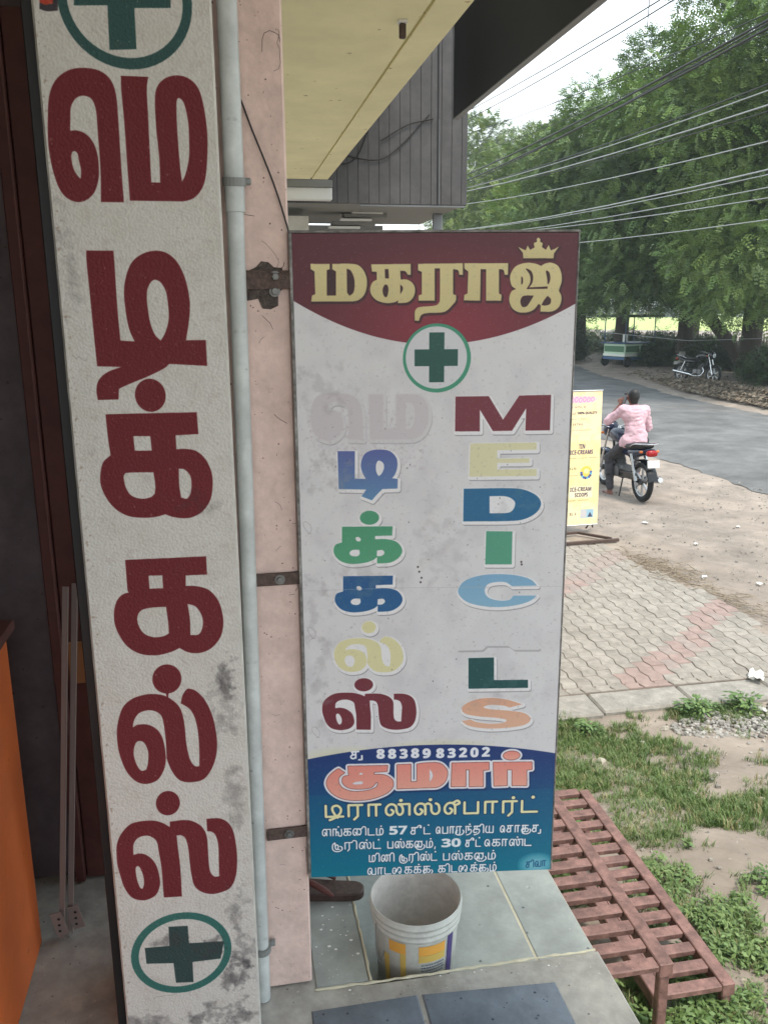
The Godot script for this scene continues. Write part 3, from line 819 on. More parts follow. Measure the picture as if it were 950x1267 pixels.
	for s in [[70, 480, 90, 60, 0.18], [120, 720, 110, 70, 0.14], [300, 640, 90, 120, 0.12], [470, 560, 80, 60, 0.1], [30, 900, 40, 300, 0.18], [430, 1000, 140, 60, 0.1], [60, 300, 80, 80, 0.16]]:
		cv.smudge(n3, Vector2(s[0], s[1]), Vector2(s[2], s[3]), sr(150, 144, 146), s[4] * 1.6)
	cv.stroke([PackedVector2Array([Vector2(3, 742), Vector2(200, 739), Vector2(568, 743)])], 1.4, sr(176, 172, 174), 0.5)
	rng.seed = 5
	for i in 60:
		cv.fill([ellipse2(Vector2(rng.randf_range(8, 560), rng.randf_range(300, 1110)), rng.randf_range(0.6, 1.5), rng.randf_range(0.6, 2.2), 0, 8)], sr(64, 58, 58), 0.6)
	for v in [Vector2(251, 692), Vector2(254, 703), Vector2(259, 717), Vector2(257, 727), Vector2(478, 691), Vector2(477, 685)]:
		cv.fill([ellipse2(v, 2.2, 2.6, 0, 10)], sr(48, 42, 42), 0.9)
	for i in 3:
		var l := PackedVector2Array()
		for q in 12: l.append(Vector2(14 + i * 3 + sin(q * 0.7) * 9, 600 + i * 240 + cos(q * 0.6) * 14))
		cv.stroke([l], 0.7, sr(110, 96, 96), 0.6)
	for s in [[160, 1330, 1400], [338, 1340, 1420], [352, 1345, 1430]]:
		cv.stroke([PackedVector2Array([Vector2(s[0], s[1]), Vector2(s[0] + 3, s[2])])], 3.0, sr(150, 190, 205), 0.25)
	return ImageTexture.create_from_image(cv.image())

func banner_print() -> ImageTexture:
	var cv := Canvas.new(620, 1540, 0.8, sr(238, 220, 180))
	cv.fill([rect2(0, 560, 620, 1280)], sr(240, 224, 156), 0.7)
	cv.wear(noise_img(512, 512, 44, 0.01, 4), 0.4, 0.9, sr(230, 202, 140), 0.5)
	var ink := sr(64, 46, 60)
	cv.fill([ellipse2(Vector2(330, 92), 230, 44)], sr(226, 170, 208), 0.5)
	for i in 9: cv.stroke([ellipse2(Vector2(100 + i * 50, 92 + (i % 2) * 6), 17, 26, 0.2, 14)], 10, sr(222, 128, 196))
	tiny_print(cv, 120, 420, 176, 26, sr(110, 84, 84))
	write_latin(cv, "100% QUALITY", 316, 264, 32, 246, ink, true, 0.9, 1.0)
	tiny_print(cv, 60, 290, 250, 28, ink)
	tiny_print(cv, 160, 440, 312, 15, sr(160, 120, 80))
	tiny_print(cv, 100, 400, 372, 28, sr(96, 74, 74))
	tiny_print(cv, 100, 500, 440, 14, sr(150, 110, 80))
	tiny_print(cv, 100, 560, 500, 13, sr(200, 164, 120))
	write_latin(cv, "TIN", 352, 652, 50, 76, sr(70, 40, 84), true, 1.0, 1.0)
	write_latin(cv, "ICE-CREAMS", 246, 718, 50, 282, sr(70, 40, 84), true, 1.0, 1.0)
	tiny_print(cv, 200, 590, 760, 14, ink)
	tiny_print(cv, 120, 330, 880, 32, ink)
	tiny_print(cv, 160, 350, 960, 12, ink)
	cv.fill([ellipse2(Vector2(455, 930), 74, 74), ellipse2(Vector2(458, 914), 34, 30)], sr(230, 196, 84))
	for i in 10:
		var a := -0.2 + i * 0.38
		cv.fill([ellipse2(Vector2(455 + cos(a) * 60, 936 + sin(a) * 58), 17, 14, a, 14)], [sr(64, 92, 170), sr(90, 170, 200), sr(70, 60, 110)][i % 3])
	cv.fill([rect2(255, 1090, 540, 1222)], sr(244, 236, 224), 0.5)
	write_latin(cv, "ICE-CREAM", 262, 1146, 48, 264, ink, true, 1.0, 1.0)
	write_latin(cv, "SCOOPS", 324, 1212, 48, 160, ink, true, 1.0, 1.0)
	tiny_print(cv, 220, 500, 1252, 14, ink)
	tiny_print(cv, 200, 340, 1410, 36, ink)
	cv.fill([rect2(404, 1362, 566, 1460)], sr(150, 186, 204))
	cv.fill([rect2(410, 1370, 478, 1452)], sr(196, 190, 190))
	cv.fill([PackedVector2Array([Vector2(492, 1452), Vector2(522, 1392), Vector2(556, 1452)])], sr(64, 74, 96))
	return ImageTexture.create_from_image(cv.image())

func tiny_print(cv: Canvas, x0: float, x1: float, y: float, h: float, c: Color) -> void:   # print too small to read in the photograph: marks the size of letters
	rng.seed = int(x0 * 7 + y)
	var x := x0
	while x < x1:
		var w := h * rng.randf_range(0.35, 0.6)
		if rng.randf() < 0.14:
			x += w
			continue
		cv.stroke([PackedVector2Array([Vector2(x, y - h * 0.45), Vector2(x, y + h * 0.45)]), PackedVector2Array([Vector2(x, y + h * (rng.randf() - 0.5) * 0.9), Vector2(x + w * 0.6, y + h * (rng.randf() - 0.5) * 0.9)])], h * 0.16, c, 0.85)
		x += w + h * 0.2
# ---------------------------------------------------------------- ground height
func gh(x: float, z: float) -> float:
	var t := maxf(sstep(1.9, 4.7, -z), sstep(1.5, 4.0, x) * 0.8)
	return -0.48 - 0.52 * t

# ---------------------------------------------------------------- materials
func make_materials() -> void:
	var plaster := bump_tex(50, 0.05, 4)
	var m := mat("painted plaster face", Color.WHITE, 0.78)
	m.albedo_texture = pillar_print()
	m.texture_repeat = false
	m.normal_enabled = true
	var nm := noise_img(262, 2034, 50, 0.16, 4, FastNoiseLite.TYPE_SIMPLEX_SMOOTH, false)
	nm.convert(Image.FORMAT_RGBA8)
	nm.bump_map_to_normal_map(1.0)
	m.normal_texture = ImageTexture.create_from_image(nm)
	surf("white plaster", grain_tex(512, 60, 0.012, 0.1, sr(160, 156, 148), sr(205, 201, 193)), 0.6, 0.85, plaster, 0.15)
	surf("pink plaster", grain_tex(1024, 61, 0.008, 0.08, sr(196, 168, 159), sr(224, 197, 187), 240, sr(70, 52, 48), sr(140, 108, 100)), 0.7, 0.85, plaster, 0.12)
	surf("cream paint", grain_tex(512, 62, 0.006, 0.09, sr(230, 219, 168), sr(248, 240, 196), 60, sr(160, 146, 108), sr(200, 186, 140)), 2.3, 0.75, plaster, 0.04)
	surf("mortar", grain_tex(256, 63, 0.03, 0.2, sr(58, 52, 50), sr(104, 94, 88)), 0.15, 0.95, plaster, 0.3)
	surf("lavender wall", grain_tex(512, 64, 0.01, 0.1, sr(84, 72, 76), sr(110, 96, 100), 60, sr(60, 48, 52), sr(100, 86, 92)), 0.9, 0.85)
	surf("maroon board", grain_tex(256, 65, 0.01, 0.1, sr(78, 40, 36), sr(98, 54, 48)), 0.6, 0.7)
	surf("dark floor", grain_tex(512, 66, 0.01, 0.1, sr(70, 66, 64), sr(104, 98, 94)), 0.8, 0.8)
	surf("orange paint", grain_tex(512, 67, 0.005, 0.06, sr(206, 92, 36), sr(224, 112, 50), 30, sr(150, 60, 30), sr(190, 90, 40)), 1.2, 0.55)
	surf("platform concrete", grain_tex(1024, 68, 0.008, 0.07, sr(132, 131, 126), sr(182, 179, 172), 400, sr(80, 76, 72), sr(198, 194, 188)), 1.1, 0.6, bump_tex(51, 0.03, 5), 0.2)
	for i in 3:
		surf("stone slab %d" % i, grain_tex(512, 70 + i, 0.006, 0.06, sr(122 + i * 6, 130 + i * 5, 128 + i * 4), sr(164 + i * 5, 171 + i * 4, 168 + i * 3), 90, sr(70, 74, 76), sr(190, 192, 190)), 0.9, 0.42, bump_tex(52, 0.02, 4), 0.08)
	surf("slate slab", grain_tex(512, 74, 0.006, 0.05, sr(84, 94, 106), sr(116, 126, 138), 240, sr(30, 36, 48), sr(110, 116, 124)), 0.7, 0.26, bump_tex(52, 0.02, 4), 0.06)
	surf("joint mortar", grain_tex(256, 75, 0.02, 0.1, sr(176, 170, 148), sr(214, 208, 184)), 0.3, 0.9)
	mat("pipe grey", sr(122, 124, 122), 0.5)
	surf("pipe plastic", grain_tex(512, 76, 0.01, 0.09, sr(160, 164, 162), sr(202, 206, 204), 60, sr(110, 108, 104), sr(150, 148, 144)), 0.7, 0.45)
	surf("rusty steel", grain_tex(512, 77, 0.03, 0.12, sr(62, 48, 44), sr(104, 84, 76)), 0.25, 0.75, bump_tex(53, 0.08, 3), 0.1)
	mat("bolt steel", sr(120, 120, 118), 0.5, 0.6)
	mat("black steel", sr(22, 21, 23), 0.5)
	mat("sign back", sr(120, 122, 124), 0.5, 0.4)
	surf("worn frame", grain_tex(256, 78, 0.03, 0.15, sr(66, 60, 58), sr(176, 172, 168)), 0.3, 0.6)
	var s := mat("sign print", Color.WHITE, 0.42)
	s.albedo_texture = sign_print()
	s.texture_repeat = false
	var b := mat("banner print", Color.WHITE, 0.5)
	b.albedo_texture = banner_print()
	b.texture_repeat = false
	mat("dry tan", sr(150, 104, 66), 0.8)
	mat("wire black", sr(26, 25, 26), 0.6)
	mat("grey cable", sr(150, 152, 152), 0.5)
	surf("red oxide paint", grain_tex(512, 79, 0.012, 0.1, sr(98, 65, 60), sr(154, 116, 108), 420, sr(66, 40, 36), sr(170, 140, 130)), 0.5, 0.6, bump_tex(53, 0.08, 3), 0.06)
	surf("bucket plastic", grain_tex(512, 80, 0.008, 0.08, sr(166, 168, 158), sr(214, 216, 208), 260, sr(140, 134, 122), sr(240, 240, 236)), 0.4, 0.4)
	surf("bucket inside", grain_tex(512, 81, 0.01, 0.08, sr(186, 178, 170), sr(222, 216, 208), 160, sr(170, 124, 106), sr(230, 226, 220)), 0.25, 0.6)
	mat("label orange", sr(222, 164, 74), 0.5)
	mat("label ochre", sr(200, 172, 92), 0.5)
	mat("label purple", sr(72, 60, 116), 0.5)
	mat("label ink", sr(86, 92, 116), 0.6)
	surf("sandal rubber", grain_tex(256, 82, 0.02, 0.1, sr(50, 38, 36), sr(84, 64, 58)), 0.12, 0.6)
	surf("grey cladding", grain_tex(512, 83, 0.006, 0.1, sr(66, 64, 66), sr(88, 86, 87)), 0.8, 0.5)
	mat("gloss black panel", sr(26, 29, 33), 0.35)
	mat("aluminium trim", sr(120, 122, 124), 0.45, 0.5)
	mat("white paint", sr(222, 222, 220), 0.5)
	surf("outer wall", grain_tex(256, 84, 0.01, 0.1, sr(186, 182, 170), sr(214, 210, 198)), 0.8, 0.8)
	mat("dull white", sr(132, 120, 116), 0.7)
	mat("grey render", sr(128, 128, 126), 0.8)

# ---------------------------------------------------------------- the shop front
func build_front() -> void:
	var st := ns()
	# shop building: floor slab of the storey above, inner walls and an added light-blocking partition
	var shop := thing("shop_building", "shop building with cream painted ceiling slab over the platform and dim interior", "building", Vector3(-0.3, 0, -1.9))
	var off := -shop.position
	boxmm(st, off + Vector3(-3.2, 2.7, -7.77), off + Vector3(0.80, 2.86, 1.2))
	boxmm(st, off + Vector3(0.815, 2.7, -7.77), off + Vector3(0.952, 2.86, 1.2))
	boxmm(st, off + Vector3(0.80, 2.715, -7.765), off + Vector3(0.815, 2.86, 1.19))
	obj("ceiling_slab", st, M["cream paint"], shop)
	st = ns(); boxmm(st, off + Vector3(-3.2, 0.0, -2.45), off + Vector3(-0.20, 2.7, -2.32))
	obj("back_wall", st, M["lavender wall"], shop)
	st = ns(); boxmm(st, off + Vector3(-3.25, 0.0, -2.45), off + Vector3(-3.2, 2.86, 1.2))
	boxmm(st, off + Vector3(-3.2, 0.0, 1.1), off + Vector3(-0.9, 2.7, 1.2))
	boxmm(st, off + Vector3(-1.10, 0.0, -0.70), off + Vector3(-1.02, 2.7, 1.1))  # unseen partition, added to keep light from behind left out of the doorway
	obj("side_wall_and_light_block", st, M["lavender wall"], shop)
	st = ns(); boxmm(st, off + Vector3(-0.47, 0.002, -2.318), off + Vector3(-0.20, 2.3, -2.29), 0.003)
	obj("door_leaf", st, M["maroon board"], shop)
	st = ns(); boxmm(st, off + Vector3(-0.50, 0.002, -2.318), off + Vector3(-0.472, 2.32, -2.27), 0.003)
	obj("door_frame", st, M["maroon board"], shop)
	st = ns(); boxmm(st, off + Vector3(-0.46, 0.62, -2.289), off + Vector3(-0.40, 0.74, -2.275), 0.003)
	obj("door_block", st, M["dry tan"], shop)
	st = ns()
	boxmm(st, off + Vector3(-3.2, 2.861, -7.77), off + Vector3(0.86, 4.70, 1.2))
	boxmm(st, off + Vector3(-3.2, 4.701, -7.9), off + Vector3(1.95, 4.85, 1.3))
	obj("upper_storey", st, M["outer wall"], shop)

	# painted pillar
	var pil := thing("painted_pillar", "white plastered pillar with maroon Tamil lettering and green crosses painted on it", "pillar", Vector3(-0.14, 0, -1.66))
	var x0 := -0.149
	var x1 := 0.148
	st = ns()
	quad_uv(st, Vector3(x0 + 0.004, 2.3, 0), Vector3(x1 - 0.004, 2.3, 0), Vector3(x1 - 0.004, 0, 0), Vector3(x0 + 0.004, 0, 0))
	obj("painted_face", st, M["painted plaster face"], pil)
	st = ns(); st.set_smooth_group(-1)
	for side in [[x1, 1.0], [x0, -1.0]]:   # slightly rough arrises, then the sides
		var x: float = side[0]
		var g: float = side[1]
		var py := 0.0
		rng.seed = 17 + int(g)
		var pe := 0.004
		while py < 2.699:
			var ny := minf(py + 0.03, 2.7)
			var ne := 0.004 + rng.randf_range(-0.0012, 0.0016)
			quad(st, Vector3(x - g * 0.004, py, 0), Vector3(x - g * 0.004, ny, 0), Vector3(x, ny, -ne), Vector3(x, py, -pe))
			quad(st, Vector3(x, py, -pe), Vector3(x, ny, -ne), Vector3(x, ny, -0.30), Vector3(x, py, -0.30))
			pe = ne; py = ny
	quad(st, Vector3(x0 + 0.004, 2.3, 0), Vector3(x0 + 0.004, 2.7, 0), Vector3(x1 - 0.004, 2.7, 0), Vector3(x1 - 0.004, 2.3, 0))
	obj("shaft", st, M["white plaster"], pil)
	# black shutter guide on the door side
	var gd := thing("shutter_guide", "black steel shutter guide beside white painted pillar", "shutter guide", Vector3(-0.30, 0, -1.69))
	st = ns()
	boxmm(st, Vector3(-0.012, 0, -0.16), Vector3(0.0105, 2.69, 0.0), 0.002)
	obj("channel", st, M["black steel"], gd)
	st = ns(); boxmm(st, Vector3(-0.034, 0, -0.15), Vector3(-0.0125, 2.69, -0.135), 0.001)
	obj("flange", st, M["maroon board"], gd)

	# pink return wall
	var pw := thing("pink_wall", "pale pink plastered wall end with scratches beside white pillar", "wall", Vector3(0.06, 0, -1.86))
	st = ns()
	boxmm(st, Vector3(-0.057, 0, -0.16), Vector3(0.077, 2.699, 0.087), 0.004)
	obj("wall", st, M["pink plaster"], pw)
	rng.seed = 4
	for q in [[0.088, 1.668, 0.040, 0.042]]:   # mortar dabs at the top bracket
		st = ns(); st.set_smooth_group(-1)
		var ring := []
		for k in 18:
			var a := TAU * k / 18
			var rr := 1.0 + rng.randf_range(-0.25, 0.25)
			ring.append(Vector3(q[0] - 0.06 + 0.055 * 0 + cos(a) * q[2] * rr, q[1] + sin(a) * q[3] * rr, 0.0885))
		var cen := Vector3(q[0] - 0.06, q[1], 0.097)
		for k in 18: tri(st, cen, ring[(k + 1) % 18], ring[k])
		obj("mortar_patch", st, M["mortar"], pw)
	st = ns()
	rng.seed = 88
	for i in 16:
		var p := Vector3(rng.randf_range(0.0, 0.07), rng.randf_range(0.25, 2.1), 0.0872)
		var a := rng.randf() * TAU
		var pts := []
		for q in 3 + rng.randi() % 7:
			pts.append(Vector3(clampf(p.x, -0.02, 0.072), p.y, p.z))
			a += rng.randf_range(-0.9, 0.9)
			p += Vector3(cos(a), sin(a), 0) * rng.randf_range(0.005, 0.014)
		tube(st, pts, rng.randf_range(0.0003, 0.0007), 4)
	obj("cracks", st, M["mortar"], pw).set_meta("kind", "stuff")
	var drain := thing("drain_pipe", "grey plastic drain pipe running down corner of pink wall and pillar", "pipe", Vector3(0.02, 0, -1.745))
	st = ns(); tube(st, [Vector3(-0.003, 0, 0), Vector3(0.002, 0.6, 0), Vector3(0.009, 1.25, 0), Vector3(0.014, 1.83, 0)], 0.0165, 20)
	obj("pipe", st, M["pipe plastic"], drain)
	st = ns(); tube(st, [Vector3(0.0145, 1.80, 0.001), Vector3(0.016, 2.3, 0.001), Vector3(0.018, 2.695, 0.001)], 0.0188, 20)
	obj("pipe", st, M["pipe plastic"], drain)
	for y in [0.142, 1.855]:
		st = ns()
		var cx := lerpf(-0.003, 0.016, y / 2.0)
		lathe(st, [Vector2(0.0166, -0.008), Vector2(0.0222, -0.008), Vector2(0.0222, 0.008), Vector2(0.0166, 0.008)], 20, Transform3D(Basis(Vector3.RIGHT, 0.12), Vector3(cx, y, 0)), true)
		box(st, Vector3(cx + 0.026, y + 0.002, -0.010), Vector3(0.012, 0.012, 0.016), 0.002)
		obj("clamp", st, M["pipe grey"], drain)

	# thin black cable hanging on the pink wall
	st = ns()
	tube(st, smooth_pts([Vector3(0.043, 2.03, -1.770), Vector3(0.056, 2.0, -1.7685), Vector3(0.073, 1.953, -1.7685), Vector3(0.094, 1.9, -1.768), Vector3(0.112, 1.852, -1.768), Vector3(0.128, 1.80, -1.768), Vector3(0.1395, 1.75, -1.768), Vector3(0.1405, 1.69, -1.768), Vector3(0.1408, 1.58, -1.770)], 5), 0.0018, 6)
	tag(obj("wall_cable", st, M["wire black"]), "thin black cable sloping down pink wall to sign corner", "cable")

	# ---------------- hanging sign
	var SL := Vector3(0.142, 1.763, -1.76)
	var dir := Vector3(0.99015, 0, 0.1402)
	var sg := thing("sign_board", "tall medical shop sign with wine red head, coloured letters and blue foot", "sign", Vector3(SL.x, 0.305, SL.z), -atan2(0.1402, 0.99015))
	var W := 0.5706
	var H := 1.458
	st = ns(); quad_uv(st, Vector3(0, H, 0), Vector3(W, H, 0), Vector3(W, 0, 0), Vector3(0, 0, 0))
	obj("printed_face", st, M["sign print"], sg)
	st = ns(); boxmm(st, Vector3(0.0006, 0.0006, -0.022), Vector3(W - 0.0006, H - 0.0006, -0.0012))
	obj("back_panel", st, M["sign back"], sg)
	st = ns()
	for r in [[-0.0065, -0.001, -0.0005, H + 0.001], [W + 0.0003, -0.001, W + 0.004, H + 0.001], [-0.0065, H + 0.0012, W + 0.004, H + 0.0062]]:
		boxmm(st, Vector3(r[0], r[1], -0.026), Vector3(r[2], r[3], 0.0016 if r[0] < 0 else 0.0008), 0.001)
	obj("frame", st, M["worn frame"], sg)
	for y in [1.677, 1.047, 0.424]:
		var p := part("bracket", sg, Transform3D(Basis(Vector3.UP, atan2(0.1402, 0.99015)), Vector3(0, y - 0.305, 0)))
		st = ns()
		boxmm(st, Vector3(-0.100, -0.0135 + 0.002, -0.011), Vector3(0.004, 0.0145 + 0.002, -0.004), 0.0015)
		boxmm(st, Vector3(-0.012, -0.0125 + 0.002, -0.040), Vector3(0.12, 0.0125 + 0.002, -0.034), 0.0015)
		if y > 1.5: boxmm(st, Vector3(-0.100, -0.020, -0.0046), Vector3(0.006, 0.012, -0.001), 0.001)
		obj("strap", st, M["rusty steel"], p)
		for q in ([[-0.035, 0.004], [-0.037, -0.024]] if y > 1.5 else [[-0.048, 0.002]]):
			st = ns()
			lathe(st, [Vector2(0, 0.006), Vector2(0.0065, 0.0055), Vector2(0.0075, 0.003), Vector2(0.0075, -0.004)], 6, Transform3D(Basis(Vector3.RIGHT, PI / 2), Vector3(q[0], q[1], -0.001)), true)
			lathe(st, [Vector2(0.0, 0.0), Vector2(0.011, 0.0), Vector2(0.011, -0.003)], 16, Transform3D(Basis(Vector3.RIGHT, PI / 2), Vector3(q[0], q[1], -0.0015)), true)
			obj("bolt", st, M["bolt steel"], p)
	# slim steel leg of the sign's back frame at the right edge
	st = ns(); boxmm(st, Vector3(W - 0.012, -0.0, -0.055), Vector3(W + 0.012, 0.40, -0.031), 0.002)
	obj("back_strut", st, M["rusty steel"], sg)

	# ---------------- platform
	st = ns()
	var near := PackedVector2Array([Vector2(-3.2, 3.0), Vector2(0.876, 3.0), Vector2(0.876, -1.745), Vector2(0.283, -1.745), Vector2(0.283, -7.5), Vector2(-3.2, -7.5)])
	slab(st, near, -1.2, -0.004, 0.006)
	var plat := struct("platform", st, M["platform concrete"])
	for q in [[[0.126, -1.686], [0.383, -1.687], [0.378, -0.9], [0.10, -0.9]], [[0.394, -1.686], [0.726, -1.662], [0.728, -0.9], [0.390, -0.9]], [[-0.6, -1.45], [0.09, -1.47], [0.085, -0.9], [-0.6, -0.9]]]:
		st = ns()
		var poly := PackedVector2Array()
		for v in q: poly.append(Vector2(v[0], v[1]))
		slab(st, poly, -0.02, 0.0, 0.004)
		obj("slate_slab", st, M["slate slab"], plat)
	for q in [[0.144, -2.6, 0.276, -1.752, 1]]:
		st = ns(); slab(st, rect2(q[0], q[1], q[2], q[3]), -0.02, 0.0, 0.003)
		obj("stone_slab", st, M["stone slab %d" % q[4]], plat)
	st = ns()
	rng.seed = 31
	for i in 46:
		var c := Vector3(rng.randf_range(0.15, 0.272), 0.0006, rng.randf_range(-2.05, -1.76))
		if i > 30: c = Vector3(rng.randf_range(0.2, 0.85), 0.0006 - 0.0036, rng.randf_range(-1.74, -1.69))
		var rr := 0.0012 + 0.004 * pow(rng.randf(), 2.5)
		st.set_smooth_group(-1)
		for k in 7:
			var a0 := TAU * k / 7
			var a1 := TAU * (k + 1) / 7
			tri(st, c + Vector3(0, 0.0006, 0), c + Vector3(cos(a0), 0, sin(a0) * 0.8) * rr, c + Vector3(cos(a1), 0, sin(a1) * 0.8) * rr)
	obj("paint_drops", st, M["white paint"], plat).set_meta("kind", "stuff")
	# white cement run along the step edge
	st = ns()
	rng.seed = 12
	for run in [[Vector3(0.14, 0, -1.7445), Vector3(0.868, 0, -1.7425)], [Vector3(0.2805, 0, -1.748), Vector3(0.2805, 0, -2.6)]]:
		var pts := []
		var n := 40
		for i in n + 1: pts.append(run[0].lerp(run[1], float(i) / n) + Vector3(rng.randf_range(-1, 1) * 0.0015, rng.randf_range(-0.0018, -0.0004), rng.randf_range(-1, 1) * 0.0015))
		var rads := []
		for i in n + 1: rads.append(0.0022 + 0.0022 * rng.randf())
		tube(st, pts, rads, 6)
	obj("cement_line", st, M["joint mortar"], plat)
	# lower landing
	st = ns(); slab(st, rect2(0.2835, -7.5, 0.930, -1.7455), -1.2, -0.1225, 0.002)
	var land := struct("landing", st, M["joint mortar"])
	var k := 0
	for q in [[0.288, 0.506], [0.513, 0.757], [0.764, 0.928]]:
		for zz in [[-2.42, -1.75], [-3.2, -2.428]]:
			st = ns(); slab(st, rect2(q[0], zz[0], q[1], zz[1]), -0.15, -0.12 + k % 2 * 0.0006, 0.002)
			obj("stone_slab", st, M["stone slab %d" % (k % 3)], land)
			k += 1

	# orange counter, leaning bars
	var co := thing("shop_counter", "orange painted shop counter with wooden top inside dim doorway", "counter", Vector3(-0.9, 0, -1.65))
	st = ns(); boxmm(st, Vector3(-0.6, 0.0, -0.395), Vector3(0.352, 0.872, 0.9), 0.004)
	obj("body", st, M["orange paint"], co)
	st = ns(); boxmm(st, Vector3(-0.62, 0.873, -0.405), Vector3(0.372, 0.897, 0.92), 0.003)
	obj("top", st, M["maroon board"], co)
	var n2 := 0
	for q in [[-0.492, -2.04, -0.392], [-0.474, -2.06, -0.374]]:
		var br := thing("steel_angle_bar", ["slim white steel angle bar leaning in doorway, next to orange counter", "slim white steel angle bar leaning in doorway, next to shutter guide"][n2], "bar", Vector3(q[0], 0, q[1]), 0.0, "white bars leaning in the doorway")
		st = ns()
		var top := Vector3(q[2] - q[0], 0.98, 0.02)
		bar(st, Vector3(0, 0.004, 0), top, 0.009, 0.003, 0.0005)
		bar(st, Vector3(-0.0075, 0.004, -0.006), top + Vector3(-0.0075, 0, -0.006), 0.003, 0.012, 0.0005)
		obj("angle", st, M["dull white"], br)
		st = ns()
		box(st, Vector3(-0.006 + n2 * 0.02, 0.055, 0.006), Vector3(0.03, 0.07, 0.003), 0.0006, Basis(Vector3.BACK, 0.2))
		obj("foot_plate", st, M["dull white"], br)
		st = ns()
		for h in 3: lathe(st, [Vector2(0, 0.001), Vector2(0.004, 0.001)], 10, Transform3D(Basis(Vector3.RIGHT, PI / 2), Vector3(-0.006 + n2 * 0.02, 0.035 + h * 0.018, 0.0075)), true)
		obj("bolt_hole", st, M["black steel"], br)
		n2 += 1

	# ---------------- bucket
	var bu := thing("paint_bucket", "dirty white plastic paint bucket with orange label standing on lower landing", "bucket", Vector3(0.421, -0.12, -1.873), 0.25)
	st = ns()
	lathe(st, [Vector2(0.0, 0.0), Vector2(0.096, 0.0), Vector2(0.099, 0.004), Vector2(0.111, 0.19), Vector2(0.1125, 0.196), Vector2(0.1165, 0.198), Vector2(0.1165, 0.203), Vector2(0.113, 0.205), Vector2(0.1135, 0.214), Vector2(0.119, 0.216), Vector2(0.119, 0.221), Vector2(0.1145, 0.223), Vector2(0.115, 0.231), Vector2(0.1205, 0.233), Vector2(0.121, 0.239), Vector2(0.118, 0.241), Vector2(0.1185, 0.251), Vector2(0.1175, 0.2525), Vector2(0.1158, 0.251)], 48)
	obj("shell", st, M["bucket plastic"], bu)
	st = ns()
	lathe(st, [Vector2(0.1156, 0.2505), Vector2(0.1145, 0.24), Vector2(0.108, 0.16), Vector2(0.098, 0.012), Vector2(0.0, 0.010)], 48)
	obj("inner_wall", st, M["bucket inside"], bu)
	for q in [["label_panel", -0.40, 0.26, 0.156, 0.184, "label orange"], ["label_panel", -0.40, 0.26, 0.134, 0.1555, "label ochre"], ["label_panel", -1.12, -0.70, 0.158, 0.190, "label orange"], ["label_panel", -0.84, -0.70, 0.02, 0.1575, "label ochre"], ["label_panel", -1.30, -1.14, 0.02, 0.14, "label ochre"], ["label_stripe", 0.34, 0.54, 0.005, 0.192, "label purple"]]:
		st = ns(); st.set_smooth_group(0)
		for i in 8:
			var a0: float = lerpf(q[1], q[2], i / 8.0)
			var a1: float = lerpf(q[1], q[2], (i + 1) / 8.0)
			var R := func(a: float, y: float) -> Vector3: return Vector3(sin(a), 0, cos(a)) * (lerpf(0.099, 0.111, y / 0.19) + 0.0012) + Vector3(0, y, 0)
			quad(st, R.call(a0, q[3]), R.call(a0, q[4]), R.call(a1, q[4]), R.call(a1, q[3]))
		obj(q[0], st, M[q[5]], bu)
	st = ns(); st.set_smooth_group(-1)
	rng.seed = 9
	for row in 4:
		var a := -0.34
		while a < 0.22:
			var w := rng.randf_range(0.02, 0.06)
			var y := 0.124 - row * 0.0085
			var R2 := func(aa: float, yy: float) -> Vector3: return Vector3(sin(aa), 0, cos(aa)) * (lerpf(0.099, 0.111, yy / 0.19) + 0.0012) + Vector3(0, yy, 0)
			quad(st, R2.call(a, y), R2.call(a, y + 0.0035), R2.call(a + w, y + 0.0035), R2.call(a + w, y))
			a += w + 0.014
	obj("small_print", st, M["label ink"], bu)
	st = ns()
	tube(st, smooth_pts([Vector3(-0.118, 0.213, 0.01), Vector3(-0.128, 0.16, 0.03), Vector3(-0.124, 0.125, 0.045), Vector3(-0.114, 0.16, 0.05)], 6), 0.0014, 6)
	obj("handle", st, M["bolt steel"], bu)

	# ---------------- sandal on the strip beside the wall
	var sa := thing("sandal", "worn brown rubber sandal on stone strip behind pink wall", "sandal", Vector3(0.212, 0.0005, -2.09), 1.35)
	st = ns()
	var sole := PackedVector2Array()
	for v in [[-0.034, 0.02], [-0.036, -0.05], [-0.046, -0.10], [-0.040, -0.145], [-0.012, -0.162], [0.024, -0.15], [0.042, -0.11], [0.038, -0.05], [0.032, 0.02], [0.030, 0.08], [0.014, 0.102], [-0.014, 0.102], [-0.030, 0.08]]: sole.append(Vector2(v[0], v[1]))
	var flat := []
	for v in sole: flat.append_array([v.x, v.y, 0])
	slab(st, curve2(flat, 4), 0.0, 0.022, 0.004)
	obj("sole", st, M["sandal rubber"], sa)
	st = ns()
	for s in [-1, 1]: tube(st, smooth_pts([Vector3(0.0, 0.022, -0.105), Vector3(s * 0.016, 0.05, -0.06), Vector3(s * 0.034, 0.04, -0.01), Vector3(s * 0.037, 0.02, 0.02)], 5), [0.004, 0.004, 0.004, 0.004, 0.004, 0.006, 0.008, 0.009, 0.009, 0.009, 0.009, 0.009, 0.008, 0.007, 0.006, 0.005], 8)
	obj("strap", st, M["maroon board"], sa)

